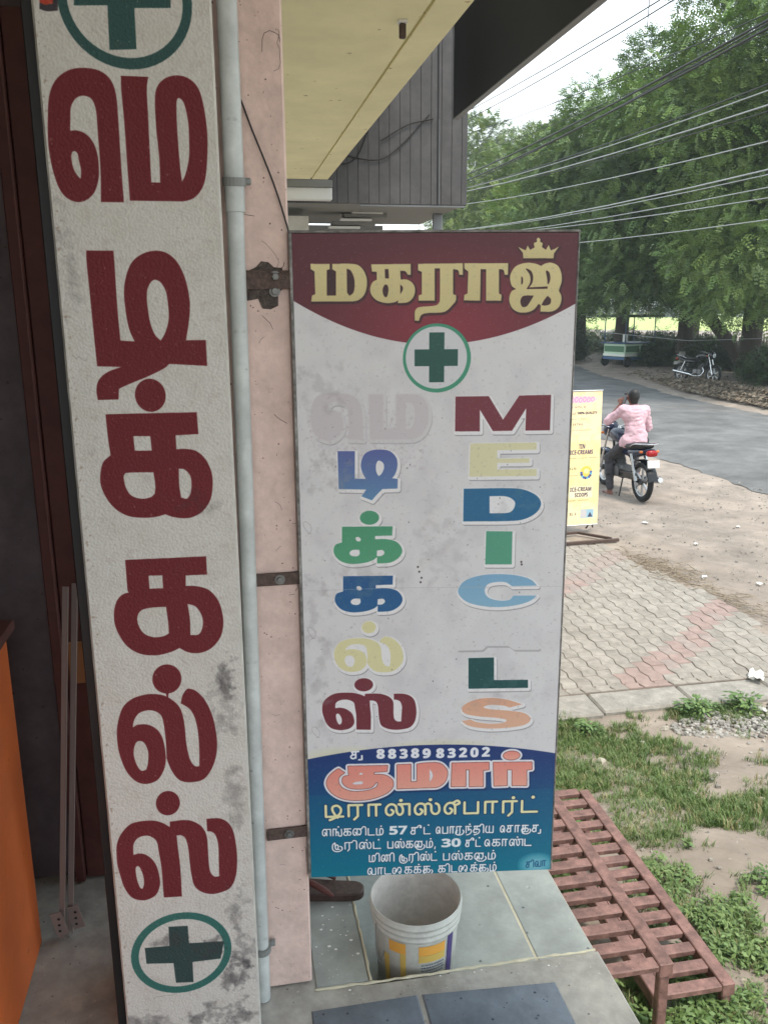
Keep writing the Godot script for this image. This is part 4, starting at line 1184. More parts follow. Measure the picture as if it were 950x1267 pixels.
	# ---------------- red steel steps
	for q in [[0.945, 1.150, -0.20, -1.885, "upper red steel grating step against stone landing"], [1.185, 1.412, -0.385, -1.965, "lower red steel grating step beside the weeds"]]:
		var w: float = q[1] - q[0]
		var len := 1.07
		var sp := thing("steel_step", q[4], "step", Vector3(q[0] + w * 0.5, q[2], q[3]), 0.0, "red steel grating steps")
		for s in [-1, 1]:
			st = ns(); boxmm(st, Vector3(s * w * 0.5 - 0.022, -0.045, -len), Vector3(s * w * 0.5 + 0.022, 0.0, 0.020), 0.003)
			obj("side_rail", st, M["red oxide paint"], sp)
		var n := 14
		for i in n + 1:
			var z := -len * i / n
			st = ns(); boxmm(st, Vector3(-w * 0.5 + 0.0225, -0.024, z - 0.0205), Vector3(w * 0.5 - 0.0225, -0.0015 - rng.randf() * 0.002, z + 0.0205), 0.003)
			obj("cross_bar", st, M["red oxide paint"], sp)
		for e in [[-1, 0.0], [1, 0.0], [-1, -len + 0.05], [1, -len + 0.05]]:
			var fy := gh(q[0] + w * 0.5 + e[0] * w * 0.5, q[3] + e[1])
			st = ns(); boxmm(st, Vector3(e[0] * w * 0.5 - 0.015, fy - q[2] - 0.03, e[1] - 0.014), Vector3(e[0] * w * 0.5 + 0.015, -0.0455, e[1] + 0.014), 0.003)
			obj("leg", st, M["red oxide paint"], sp)

	# ---------------- overhead: hook, fascia board, neighbour
	var hk := thing("ceiling_hook", "small rusty lamp hook fixed under cream ceiling slab", "hook", Vector3(0.74, 2.7, -3.562))
	st = ns(); boxmm(st, Vector3(-0.018, -0.012, -0.018), Vector3(0.018, 0.0, 0.018), 0.002)
	obj("plate", st, M["white paint"], hk)
	st = ns(); boxmm(st, Vector3(-0.013, -0.065, -0.01), Vector3(0.013, -0.012, 0.01), 0.004)
	obj("holder", st, M["rusty steel"], hk)

	var fb := thing("fascia_board", "black glossy back of shop fascia board hanging above platform edge", "fascia board", Vector3(1.82, 3.005, -2.0))
	st = ns(); boxmm(st, Vector3(-0.02, 0.0125, -4.78), Vector3(0.02, 1.69, 3.2))
	obj("panel", st, M["gloss black panel"], fb)
	st = ns(); boxmm(st, Vector3(-0.022, 0.005, -4.784), Vector3(0.024, 0.0120, 3.2), 0.002)
	obj("edge_trim", st, M["aluminium trim"], fb)

	var nb := thing("neighbour_shop", "neighbouring shop with dark grey plank cladding box above its front", "building", Vector3(1.2, -1.0, -9.5))
	var o := -nb.position
	rng.seed = 77
	var px := 0.60
	while px < 2.30:
		var pw2 := 0.098
		if px + pw2 > 2.32: pw2 = 2.32 - px
		st = ns(); boxmm(st, o + Vector3(px, 2.555, -8.222 - rng.randf() * 0.003), o + Vector3(px + pw2 - 0.0025, 5.2, -8.200 + rng.randf() * 0.002), 0.002)
		obj("plank", st, M["grey cladding"], nb)
		px += pw2
	st = ns(); boxmm(st, o + Vector3(0.58, 2.56, -10.2), o + Vector3(2.315, 5.2, -8.226))
	obj("box_core", st, M["grey render"], nb)
	st = ns(); boxmm(st, o + Vector3(2.03, 2.552, -8.199), o + Vector3(2.042, 5.2, -8.192), 0.001)
	obj("joint_strip", st, M["black steel"], nb)
	st = ns(); boxmm(st, o + Vector3(2.044, 2.56, -8.1985), o + Vector3(2.05, 3.3, -8.194), 0.001)
	obj("joint_strip", st, M["aluminium trim"], nb)
	st = ns(); boxmm(st, o + Vector3(1.3, 2.534, -8.24), o + Vector3(2.31, 2.551, -8.205), 0.002)
	obj("bottom_trim", st, M["aluminium trim"], nb)
	st = ns(); boxmm(st, o + Vector3(-0.6, -1.0, -12.0), o + Vector3(1.9, 2.553, -10.3))
	obj("wall", st, M["grey render"], nb)
	st = ns(); boxmm(st, o + Vector3(0.3, -1.0, -9.3), o + Vector3(0.86, 2.48, -8.6))
	obj("front_pier", st, M["outer wall"], nb)
	for i in 4:
		st = ns(); boxmm(st, o + Vector3(1.10 + i * 0.12, 2.40 + i * 0.075, -9.06), o + Vector3(1.42 + i * 0.12, 2.425 + i * 0.075, -8.96), 0.003)
		obj("slat", st, M["white paint"], nb)
		st = ns(); boxmm(st, o + Vector3(1.02 + i * 0.12, 2.36 + i * 0.075, -9.16), o + Vector3(1.46 + i * 0.12, 2.398 + i * 0.075, -8.98), 0.003)
		obj("slat_bracket", st, M["grey render"], nb)
	st = ns(); boxmm(st, o + Vector3(2.19, 2.36, -9.04), o + Vector3(2.29, 2.559, -9.0), 0.004)
	obj("bracket", st, M["aluminium trim"], nb)
	var wb := thing("white_beam", "white painted beam end under far edge of cream ceiling", "beam", Vector3(0.6, 2.6, -8.0))
	st = ns(); boxmm(st, Vector3(-0.8, -0.045, -0.06), Vector3(0.41, 0.055, 0.06), 0.004)
	obj("beam", st, M["white paint"], wb)
	st = ns(); boxmm(st, Vector3(-0.8, 0.056, -0.08), Vector3(0.41, 0.115, 0.09), 0.004)
	obj("ledge", st, M["grey render"], wb)

	for q in [[Vector3(1.05, 3.0, -8.185), Vector3(1.52, 2.95, -8.185), Vector3(1.95, 3.33, -8.185), "black cable looping across grey cladding planks"], [Vector3(0.98, 2.93, -8.187), Vector3(1.3, 3.0, -8.187), Vector3(1.65, 4.1, -8.187), "black cable rising steeply across grey cladding planks"], [Vector3(1.5, 3.10, -8.184), Vector3(1.75, 3.24, -8.184), Vector3(1.99, 3.30, -8.184), "short black cable tail on grey cladding planks"]]:
		st = ns(); tube(st, smooth_pts([q[0], q[1], q[2]], 10), 0.006, 6)
		tag(obj("cladding_cable", st, M["wire black"]), q[3], "cable")
# ---------------------------------------------------------------- ground, road, paving
func land_materials() -> void:
	surf("dirt", grain_tex(1024, 101, 0.004, 0.05, sr(120, 109, 99), sr(165, 152, 140), 2000, sr(92, 84, 76), sr(206, 200, 192)), 3.1, 0.95, bump_tex(54, 0.02, 6), 1.2)
	surf("asphalt", grain_tex(1024, 102, 0.003, 0.06, sr(92, 92, 93), sr(128, 128, 128), 900, sr(70, 70, 72), sr(150, 150, 148)), 4.3, 0.8, bump_tex(55, 0.1, 3), 0.3)
	M["asphalt"].metallic_specular = 0.15
	surf("kerb concrete", grain_tex(512, 103, 0.01, 0.1, sr(122, 118, 112), sr(166, 161, 153), 260, sr(96, 94, 90), sr(190, 186, 178)), 0.9, 0.9, bump_tex(51, 0.03, 5), 0.4)
	for i in 3:
		surf("grey paver %d" % i, grain_tex(256, 110 + i, 0.012, 0.12, sr(130 - i * 5, 125 - i * 5, 118 - i * 5), sr(168 - i * 5, 161 - i * 5, 152 - i * 5), 40, sr(108, 104, 98), sr(196, 192, 182)), 0.45, 0.9)
	for i in 2:
		surf("red paver %d" % i, grain_tex(256, 115 + i, 0.012, 0.12, sr(136, 117, 111), sr(162, 141 + i * 7, 134 + i * 7), 80, sr(120, 84, 80), sr(190, 160, 152)), 0.45, 0.9)
	var f := surf("field crop", grain_tex(512, 104, 0.01, 0.1, sr(134, 156, 80), sr(180, 196, 114)), 9.0, 0.9)
	f.roughness = 0.95
	surf("bark", grain_tex(512, 105, 0.02, 0.1, sr(44, 38, 32), sr(84, 74, 64)), 0.9, 0.95, bump_tex(56, 0.03, 5), 2.0)
	for q in [["leaf", Color(1, 1, 1)], ["grass blade", Color(1, 1, 1)]]:
		var m := mat(q[0], q[1], 0.6)
		m.vertex_color_use_as_albedo = true
		m.cull_mode = BaseMaterial3D.CULL_DISABLED
		m.backlight_enabled = true
		m.backlight = Color(0.26, 0.42, 0.10)
	var r := mat("rubble", Color.WHITE, 0.95)
	r.vertex_color_use_as_albedo = true
	mat("paper", sr(222, 222, 218), 0.8)
	surf("dry wood", grain_tex(256, 106, 0.02, 0.1, sr(120, 104, 84), sr(176, 160, 138)), 0.4, 0.9)
	surf("old fence", grain_tex(256, 107, 0.02, 0.1, sr(110, 108, 100), sr(160, 158, 148)), 0.6, 0.9)

var edge_noise: FastNoiseLite
func ragged(z: float, o: float) -> float:
	if edge_noise == null:
		edge_noise = FastNoiseLite.new()
		edge_noise.seed = 12
		edge_noise.frequency = 1.6
		edge_noise.fractal_octaves = 4
	return edge_noise.get_noise_2d(z, o) * 0.16
func road_near(z: float) -> float: return 7.5 + 0.0030 * pow(maxf(0.0, -z - 12.0), 2.0) + 0.03 * sin(z * 0.9) + ragged(z, 3.0)
func road_far(z: float) -> float: return 12.75 + 0.0048 * pow(maxf(0.0, -z - 12.0), 2.0) * (1.0 if z > -40 else 0.93) + 0.1 * sin(z * 0.7 + 2.0) + ragged(z, 40.0)

func build_land() -> void:
	# ground sheet: fine near the shop, coarse far away
	var xs := []
	var zs := []
	var v := -400.0
	while v < 400.0:
		xs.append(v)
		v += 0.12 if v > 0.5 and v < 9.0 else (0.5 if absf(v - 10.0) < 16.0 else (3.0 if absf(v) < 60.0 else 40.0))
	xs.append(400.0)
	v = -420.0
	while v < 120.0:
		zs.append(v)
		v += 0.12 if v > -12.0 and v < -1.0 else (0.5 if v > -40.0 and v < 8.0 else (3.0 if v > -70.0 and v < 20.0 else 40.0))
	zs.append(120.0)
	var nz := FastNoiseLite.new()
	nz.seed = 8; nz.frequency = 1.3; nz.fractal_octaves = 4
	var st := ns()
	st.set_smooth_group(0)
	var hs := []
	for x in xs:
		var col := PackedFloat32Array()
		for z in zs:
			var h := gh(x, z) if x > 0.0 else -1.0
			var rough := sstep(0.9, 1.4, x) * (1.0 - sstep(6.5, 7.3, x)) + (1.0 if x > 13.2 and x < 22 else 0.0)
			h += nz.get_noise_2d(x, z) * 0.035 * rough
			if x > 2.0 and z < -4.6 and x < 4.6 and z > -9.6: h = minf(h, -1.005)
			if x > road_near(z) - 0.1 and x < road_far(z) + 0.1: h = -1.03
			if x > 13.2: h += 0.18 * sstep(13.4, 15.5, x - maxf(0.0, (-z - 20.0) * 0.12))
			col.append(h)
		hs.append(col)
	for i in xs.size() - 1:
		for j in zs.size() - 1:
			quad(st, Vector3(xs[i], hs[i][j], zs[j]), Vector3(xs[i + 1], hs[i + 1][j], zs[j]), Vector3(xs[i + 1], hs[i + 1][j + 1], zs[j + 1]), Vector3(xs[i], hs[i][j + 1], zs[j + 1]))
	struct("ground", st, M["dirt"])
	# road
	st = ns(); st.set_smooth_group(0)
	var z := 60.0
	while z > -160.0:
		var zn := z - (0.14 if z > -40.0 and z < -5.0 else 2.0)
		for k in 8:
			var P := func(kk: int, zz: float) -> Vector3:
				var t := kk / 8.0
				return Vector3(lerpf(road_near(zz), road_far(zz), t), -1.0 + 0.05 * (1.0 - pow(2.0 * t - 1.0, 2.0)) - (0.02 if kk == 0 or kk == 8 else 0.0), zz)
			quad(st, P.call(k, zn), P.call(k + 1, zn), P.call(k + 1, z), P.call(k, z))
		z = zn
	struct("road", st, M["asphalt"])
	# field behind the trees
	st = ns(); st.set_smooth_group(0)
	rng.seed = 3
	for i in 14:
		for j in 12:
			var P2 := func(a: int, b: int) -> Vector3: return Vector3(21.5 + a * 16.0 + sin(b * 1.3) * 1.5, -0.80 + sin(a * 0.9 + b) * 0.12 + (0.3 if a > 2 else 0.0), 30.0 - b * 24.0)
			quad(st, P2.call(i, j + 1), P2.call(i + 1, j + 1), P2.call(i + 1, j), P2.call(i, j))
	struct("field", st, M["field crop"])
	# concrete kerb strip and paving
	st = ns()
	rng.seed = 6
	var kx := 0.98
	while kx < 4.4:
		var w := rng.randf_range(0.5, 0.7)
		boxmm(st, Vector3(kx, -1.2, -5.045), Vector3(minf(kx + w, 4.42) - 0.006, -0.968 - rng.randf() * 0.006, -4.74 + rng.randf_range(-0.03, 0.03)), 0.014)
		kx += w
	struct("kerb", st, M["kerb concrete"])
	st = ns()
	boxmm(st, Vector3(0.98, -1.2, -9.5), Vector3(4.25, -0.9755, -5.05))
	var pave := struct("paving", st, M["dirt"])
	# interlocking blocks: columns along z with a waved joint, every other column shifted by half a block
	var L := 0.166
	var CW := 0.11
	var wave := func(zz: float) -> float: return 0.010 * (absf(fposmod(zz / L, 1.0) * 4.0 - 2.0) - 1.0)
	var spots := []
	var rests := [ns(), ns()]
	var forms := {}
	for par in 2:
		for tone in 5:
			for tilt in 3:
				var s2 := ns()
				var poly := PackedVector2Array()
				var n := 4
				var z0 := 0.0 if par == 0 else L * 0.5
				for q in n + 1: poly.append(Vector2(wave.call(z0 + L * q / n) + CW * 0.5 - 0.002, -L * 0.5 + L * q / n * 0.98 + 0.002))
				for q in n + 1: poly.append(Vector2(wave.call(z0 + L * (n - q) / n) - CW * 0.5 + 0.002, -L * 0.5 + L * (n - q) / n * 0.98 + 0.002))
				slab(s2, poly, -0.05, 0.0, 0.004)
				forms[[par, tone, tilt]] = commit(s2, M["grey paver %d" % tone] if tone < 3 else M["red paver %d" % (tone - 3)])
	rng.seed = 15
	var ci := 0
	var x := 1.05
	while x < 4.3:
		var zz := -5.05 - L * 0.5 - (0.0 if ci % 2 == 0 else L * 0.5)
		var ri := 0
		var edge := 4.22 + 0.10 * sin(ci * 2.1)
		if ci % 2 == 1: spots.append([x, -5.05 - L * 0.25, 2, [0, 0, 1, 1, 2][rng.randi() % 5] if absf(x - 2.75) > 0.2 else 3, -0.967])
		while zz > -9.3:
			var far := 4.15 + 0.12 * sin(zz * 1.7) - (0.35 if zz < -8.6 else 0.0)
			if x < far:
				# red bands run diagonally across the columns
				var d := (zz + 5.11) + (x - 2.75) * 0.9
				var red := absf(d) < 0.16 or absf(d + 1.85) < 0.16
				spots.append([x, zz, ci % 2, (3 + (1 if rng.randf() < 0.4 else 0)) if red else [0, 0, 1, 1, 2][rng.randi() % 5], rng.randf_range(-0.004, 0.003) - 0.967])
			zz -= L
			ri += 1
		x += CW
		ci += 1
	spots.sort_custom(func(a, b): return (a[1] - absf(a[0] - 3.1) * 0.3) > (b[1] - absf(b[0] - 3.1) * 0.3))
	var shown := 0
	for s in spots:
		var seen: bool = s[0] > 1.62 + (-s[1] - 5.0) * 0.12
		var xf := Transform3D(Basis(Vector3(sin(s[0] * 40) * 0.5, 0, cos(s[1] * 30)).normalized(), 0.007), Vector3(s[0], s[4], s[1]))
		if s[2] == 2: xf = Transform3D(Basis().scaled(Vector3(1, 1, 0.49)), Vector3(s[0], s[4], s[1]))
		var me: Mesh = forms[[s[2] % 2, s[3], 0]]
		if seen and shown < 300:
			put("paver", me, pave, xf)
			shown += 1
		elif seen:
			rests[1 if s[3] > 2 else 0].append_from(me, 0, xf)
	for i in 2:
		var o := MeshInstance3D.new()
		o.mesh = rests[i].commit()
		if o.mesh.get_surface_count() == 0: continue
		o.mesh.surface_set_material(0, M[["grey paver 1", "red paver 1"][i]])
		o.name = "far_pavers"
		o.set_meta("kind", "stuff")
		pave.add_child(o, true)

# ---------------------------------------------------------------- plants on the ground
func multi(called: String, me: Mesh, xfs: Array, cols: Array, parent: Node = null) -> MultiMeshInstance3D:
	var mm := MultiMesh.new()
	mm.transform_format = MultiMesh.TRANSFORM_3D
	mm.use_colors = cols.size() > 0
	mm.mesh = me
	mm.instance_count = xfs.size()
	for i in xfs.size():
		mm.set_instance_transform(i, xfs[i])
		if cols.size() > 0: mm.set_instance_color(i, cols[i])
	var o := MultiMeshInstance3D.new()
	o.multimesh = mm
	if parent == null:
		o.name = numbered(called)
		add_child(o)
	else:
		o.name = called
		parent.add_child(o, true)
	return o

func blade(st: SurfaceTool, at: Vector3, dir: Vector3, h: float, w: float) -> void:
	var side := Vector3(-dir.z, 0, dir.x).normalized() * w
	var m := at + Vector3(0, h * 0.6, 0) + dir * h * 0.22
	var t := at + Vector3(0, h * 0.9, 0) + dir * h * 0.62
	st.set_smooth_group(-1)
	quad(st, at - side, m - side * 0.7, m + side * 0.7, at + side)
	tri(st, m - side * 0.7, t, m + side * 0.7)

func tuft_mesh(sd: int, n: int, h: float, w: float, spread: float) -> Mesh:
	var r := RandomNumberGenerator.new()
	r.seed = sd
	var st := ns()
	st.set_color(Color.WHITE)
	for i in n:
		var a := r.randf() * TAU
		blade(st, Vector3(cos(a * 3.1), 0, sin(a * 2.3)) * spread * r.randf(), Vector3(cos(a), 0, sin(a)) * r.randf_range(0.4, 1.2), h * r.randf_range(0.5, 1.1), w * r.randf_range(0.7, 1.2))
	return commit(st, M["grass blade"])

func herb_mesh(sd: int, n: int, h: float, lw: float) -> Mesh:   # low broad-leaved weed
	var r := RandomNumberGenerator.new()
	r.seed = sd
	var st := ns()
	st.set_color(Color.WHITE)
	st.set_smooth_group(-1)
	for i in n:
		var a := r.randf() * TAU
		var d := Vector3(cos(a), 0, sin(a))
		var c := d * r.randf_range(0.1, 1.0) * h * 0.8 + Vector3(0, r.randf_range(0.25, 1.0) * h, 0)
		var up := Vector3(r.randf_range(-0.5, 0.5), 1, r.randf_range(-0.5, 0.5)).normalized()
		var s := d.cross(up).normalized() * lw * 0.5 * r.randf_range(0.7, 1.2)
		var l := up.cross(s).normalized() * lw * r.randf_range(0.7, 1.2)
		quad(st, c - l, c + s, c + l, c - s)
		if i % 3 == 0: tri(st, Vector3.ZERO, c - s * 0.1, c + s * 0.1)
	return commit(st, M["grass blade"])

func rock_mesh(sd: int) -> Mesh:
	var r := RandomNumberGenerator.new()
	r.seed = sd
	var st := ns()
	st.set_color(Color.WHITE)
	st.set_smooth_group(-1)
	var ring0 := []
	var ring1 := []
	for k in 6:
		var a := TAU * k / 6 + r.randf_range(-0.3, 0.3)
		ring0.append(Vector3(cos(a) * r.randf_range(0.8, 1.1), -0.2, sin(a) * r.randf_range(0.7, 1.0)))
		ring1.append(Vector3(cos(a) * r.randf_range(0.5, 0.9), r.randf_range(0.3, 0.6), sin(a) * r.randf_range(0.4, 0.8)))
	for k in 6:
		quad(st, ring0[k], ring0[(k + 1) % 6], ring1[(k + 1) % 6], ring1[k])
		tri(st, Vector3(0, 0.62, 0), ring1[k], ring1[(k + 1) % 6])
	return commit(st, M["rubble"])

func spin(r: RandomNumberGenerator, s: float, tilt := 0.3) -> Basis:
	return (Basis(Vector3.UP, r.randf() * TAU) * Basis(Vector3.RIGHT, r.randf_range(-tilt, tilt))).scaled(Vector3.ONE * s)

func build_ground_cover() -> void:
	var r := RandomNumberGenerator.new()
	r.seed = 99
	var nz := FastNoiseLite.new()
	nz.seed = 5; nz.frequency = 1.6; nz.fractal_octaves = 3
	# patches of grass: centre x, z, radius
	var patches := [[2.0, -4.4, 0.55], [1.75, -4.0, 0.6], [2.1, -3.85, 0.42], [2.35, -4.3, 0.3], [2.2, -3.2, 0.26], [2.15, -3.45, 0.25], [2.4, -3.3, 0.25], [1.7, -3.1, 0.3], [1.62, -2.65, 0.28], [1.62, -2.35, 0.28], [1.65, -2.1, 0.3], [1.4, -2.0, 0.3], [1.2, -1.9, 0.3], [1.9, -3.5, 0.22], [2.9, -4.66, 0.16], [3.2, -4.62, 0.2], [1.3, -3.6, 0.5], [1.1, -2.8, 0.4], [1.75, -1.8, 0.4]]
	var xfs := []
	var cols := []
	var hx := []
	var hc := []
	for i in 60000:
		var x := r.randf_range(0.95, 3.6)
		var z := r.randf_range(-4.78, -1.4)
		var d := 0.0
		for p in patches: d = maxf(d, 1.0 - Vector2(x - p[0], z - p[1]).length() / p[2])
		d = d * (1.7 if z < -3.0 else 1.35) - (0.12 if z < -3.0 else 0.2) + nz.get_noise_2d(x * 2.0, z * 2.0) * 1.1
		if r.randf() > d: continue
		var y := gh(x, z) + nz.get_noise_2d(x, z) * 0.0
		var c := Color(0.085, 0.15, 0.045).lerp(Color(0.18, 0.26, 0.085), r.randf())
		if r.randf() < 0.13: c = Color(0.34, 0.30, 0.16)
		if x < 1.75 + r.randf() * 0.25 and z > -2.9 and r.randf() < 0.18:
			hx.append(Transform3D(spin(r, r.randf_range(0.6, 1.3)), Vector3(x, y, z))); hc.append(Color(0.10, 0.17, 0.05).lerp(Color(0.17, 0.25, 0.08), r.randf()))
		else:
			xfs.append(Transform3D(spin(r, r.randf_range(0.55, 1.2)), Vector3(x, y - 0.005, z))); cols.append(c)
	var half := xfs.size() / 2
	tag(multi("grass", tuft_mesh(1, 10, 0.034, 0.0016, 0.03), xfs.slice(0, half), cols.slice(0, half)), "short green grass growing in patches on bare soil", "grass", "", "stuff")
	tag(multi("grass", tuft_mesh(2, 9, 0.050, 0.0017, 0.025), xfs.slice(half), cols.slice(half)), "longer green grass blades mixed into the patches", "grass", "", "stuff")
	tag(multi("ground_cover", herb_mesh(3, 16, 0.038, 0.011), hx, hc), "small leafy weeds growing beside red steel steps", "weeds", "", "stuff")
	# taller weeds
	var hm := herb_mesh(4, 60, 0.10, 0.022)
	var wi := 0
	for p in [[2.92, -4.68, 1.15], [3.28, -4.66, 1.25], [2.12, -4.55, 0.9], [1.95, -2.5, 0.6], [1.5, -3.2, 0.8], [3.05, -4.72, 0.7], [1.16, -1.92, 0.55], [1.30, -1.95, 0.6], [1.46, -1.96, 0.5], [1.02, -1.86, 0.55]]:
		var w := thing("weed", ["bushy green weed growing against concrete kerb", "broad green weed at kerb next to white plastic scrap", "green weed in grass near sign edge", "low weed on bare soil beside lower steel step", "pale green weed at far end of steel steps", "small weed between two bushy kerb weeds", "leafy weed round near foot of upper steel step", "leafy weed between feet of both steel steps", "leafy weed round near foot of lower steel step", "leafy weed against platform below upper steel step"][wi], "weed", Vector3(p[0], gh(p[0], p[1]) - 0.01, p[1]), r.randf() * TAU)
		var mm := multi("foliage", hm, [Transform3D(Basis().scaled(Vector3.ONE * p[2]), Vector3.ZERO), Transform3D(Basis(Vector3.UP, 2.0).scaled(Vector3.ONE * p[2] * 0.8), Vector3(0.05, 0, 0.03)), Transform3D(Basis(Vector3.UP, 4.0).scaled(Vector3.ONE * p[2] * 0.9), Vector3(-0.05, 0, 0.01))], [Color(0.11, 0.19, 0.055), Color(0.15, 0.24, 0.07), Color(0.09, 0.16, 0.045)], w)
		wi += 1
	# pebbles and rubble
	var px := []
	var pc := []
	for i in 6500:
		var x := r.randf_range(1.0, 7.6)
		var z := r.randf_range(-12.0, -1.5)
		var s := 0.004 + 0.014 * pow(r.randf(), 3.0)
		if x < 4.35 and z < -4.78: continue
		var near_heap := Vector2((x - 3.2) / 0.5, (z + 4.45) / 0.22).length()
		px.append(Transform3D(spin(r, s, 0.6), Vector3(x, gh(x, z) + 0.004, z)))
		var k := r.randf_range(0.14, 0.42)
		pc.append(Color(k, k * 0.93, k * 0.84))
	for i in 700:
		var a := r.randf() * TAU
		var q := sqrt(r.randf())
		var x := 3.25 + cos(a) * q * 0.6
		var z := -4.45 + sin(a) * q * 0.22
		px.append(Transform3D(spin(r, r.randf_range(0.006, 0.024), 0.7), Vector3(x, gh(x, z) + 0.006, z)))
		var k := r.randf_range(0.16, 0.40)
		pc.append(Color(k, k * 0.95, k * 0.88))
	tag(multi("pebbles", rock_mesh(5), px, pc), "pebbles and broken rubble scattered over pale soil", "pebbles", "", "stuff")
	for q in [[2.02, -4.12, 0.035, "pale round stone lying in the grass patch"], [2.62, -4.5, 0.03, "grey stone lump beside rubble heap"], [3.55, -4.4, 0.05, "grey stone at end of rubble heap"]]:
		var o := put("stone", rock_mesh(int(q[0] * 100)), null, Transform3D(spin(r, q[2], 0.3), Vector3(q[0], gh(q[0], q[1]) + 0.008, q[1])))
		var mm2 := mat("stone %d" % int(q[0] * 100), sr(172, 166, 154), 0.9)
		o.material_override = mm2
		tag(o, q[3], "stone")
	# dry twigs swept along the edge of the paving
	var tw := ns()
	for i in 420:
		var t := r.randf()
		var c := Vector3(4.05, -0.985, -8.3).lerp(Vector3(4.55, -0.99, -6.1), t) + Vector3(r.randfn(0, 0.10), r.randf() * 0.02, r.randfn(0, 0.14))
		if r.randf() < 0.5: c = Vector3(4.25 + r.randfn(0, 0.14), -0.985 + r.randf() * 0.03, -7.6 + r.randfn(0, 0.25))
		var a := r.randf() * TAU
		var l := r.randf_range(0.02, 0.12)
		tube(tw, [c - Vector3(cos(a), r.randf_range(-0.1, 0.1), sin(a)) * l, c + Vector3(cos(a), 0.05, sin(a)) * l], r.randf_range(0.0012, 0.004), 4, false)
	tag(obj("twigs", tw, M["dry wood"]), "dry twigs swept together along edge of paving", "twigs", "", "stuff")
	# white litter
	var lit := [[3.60, -5.02, 0.075, "crumpled white plastic sheet lying on concrete kerb"], [3.35, -4.62, 0.05, "white scrap beside broad kerb weed"], [2.75, -7.85, 0.045, "white scrap lying on paving near banner stand"], [4.55, -7.3, 0.035, "white scrap lying among dry twigs"], [4.95, -7.0, 0.03, "white scrap on soil beyond twigs"], [5.3, -6.5, 0.04, "white scrap lying out on bare soil"], [5.0, -9.4, 0.04, "white scrap on soil behind motorcycle"], [6.0, -9.0, 0.03, "white scrap on soil near road"], [5.1, -8.4, 0.03, "pale scrap on soil between twigs and motorcycle"]]
	for q in lit:
		var s3 := ns(); s3.set_smooth_group(-1)
		r.seed = int(q[0] * 1000)
		var grid := []
		for i in 5:
			for j in 5: grid.append(Vector3((i - 2) * 0.5 + r.randf_range(-0.15, 0.15), r.randf_range(0.0, 0.42) + (0.25 if (i + j) % 2 else 0.0), ((j - 2) * 0.32 + r.randf_range(-0.1, 0.1))) * q[2])
		for i in 4:
			for j in 4: quad(s3, grid[i * 5 + j], grid[i * 5 + j + 1], grid[i * 5 + j + 6], grid[i * 5 + j + 5])
		var o := obj("paper_scrap", s3, M["paper"])
		var gy := -0.966 if q[0] < 4.3 and q[1] < -4.8 else gh(q[0], q[1])
		o.transform = Transform3D(Basis(Vector3.UP, r.randf() * TAU), Vector3(q[0], gy + 0.006, q[1]))
		tag(o, q[3], "litter", "white litter on the ground")

# ---------------------------------------------------------------- trees
func sprig_mesh(sd: int, size: float, n: int) -> Mesh:   # a feathery twig: leaflets in pairs along three stalks
	var r := RandomNumberGenerator.new()
	r.seed = sd
	var st := ns()
	st.set_color(Color.WHITE)
	st.set_smooth_group(-1)
	for b in 3:
		var dir := Vector3(r.randf_range(-0.7, 0.7), r.randf_range(-0.5, 0.35), 1).normalized()
		var side := dir.cross(Vector3.UP).normalized()
		for i in n:
			var t := (i + 1.0) / n
			var c := dir * size * t + Vector3(0, -0.12 * size * t * t, 0)
			for s in [-1, 1]:
				var l: Vector3 = (side * s + dir * 0.5 + Vector3(0, r.randf_range(-0.35, 0.35), 0)).normalized() * size * 0.26 * r.randf_range(0.7, 1.15) * (1.15 - 0.5 * t)
				var w := dir * size * 0.075
				quad(st, c, c + l * 0.55 + w, c + l, c + l * 0.55 - w)
	return commit(st, M["leaf"])

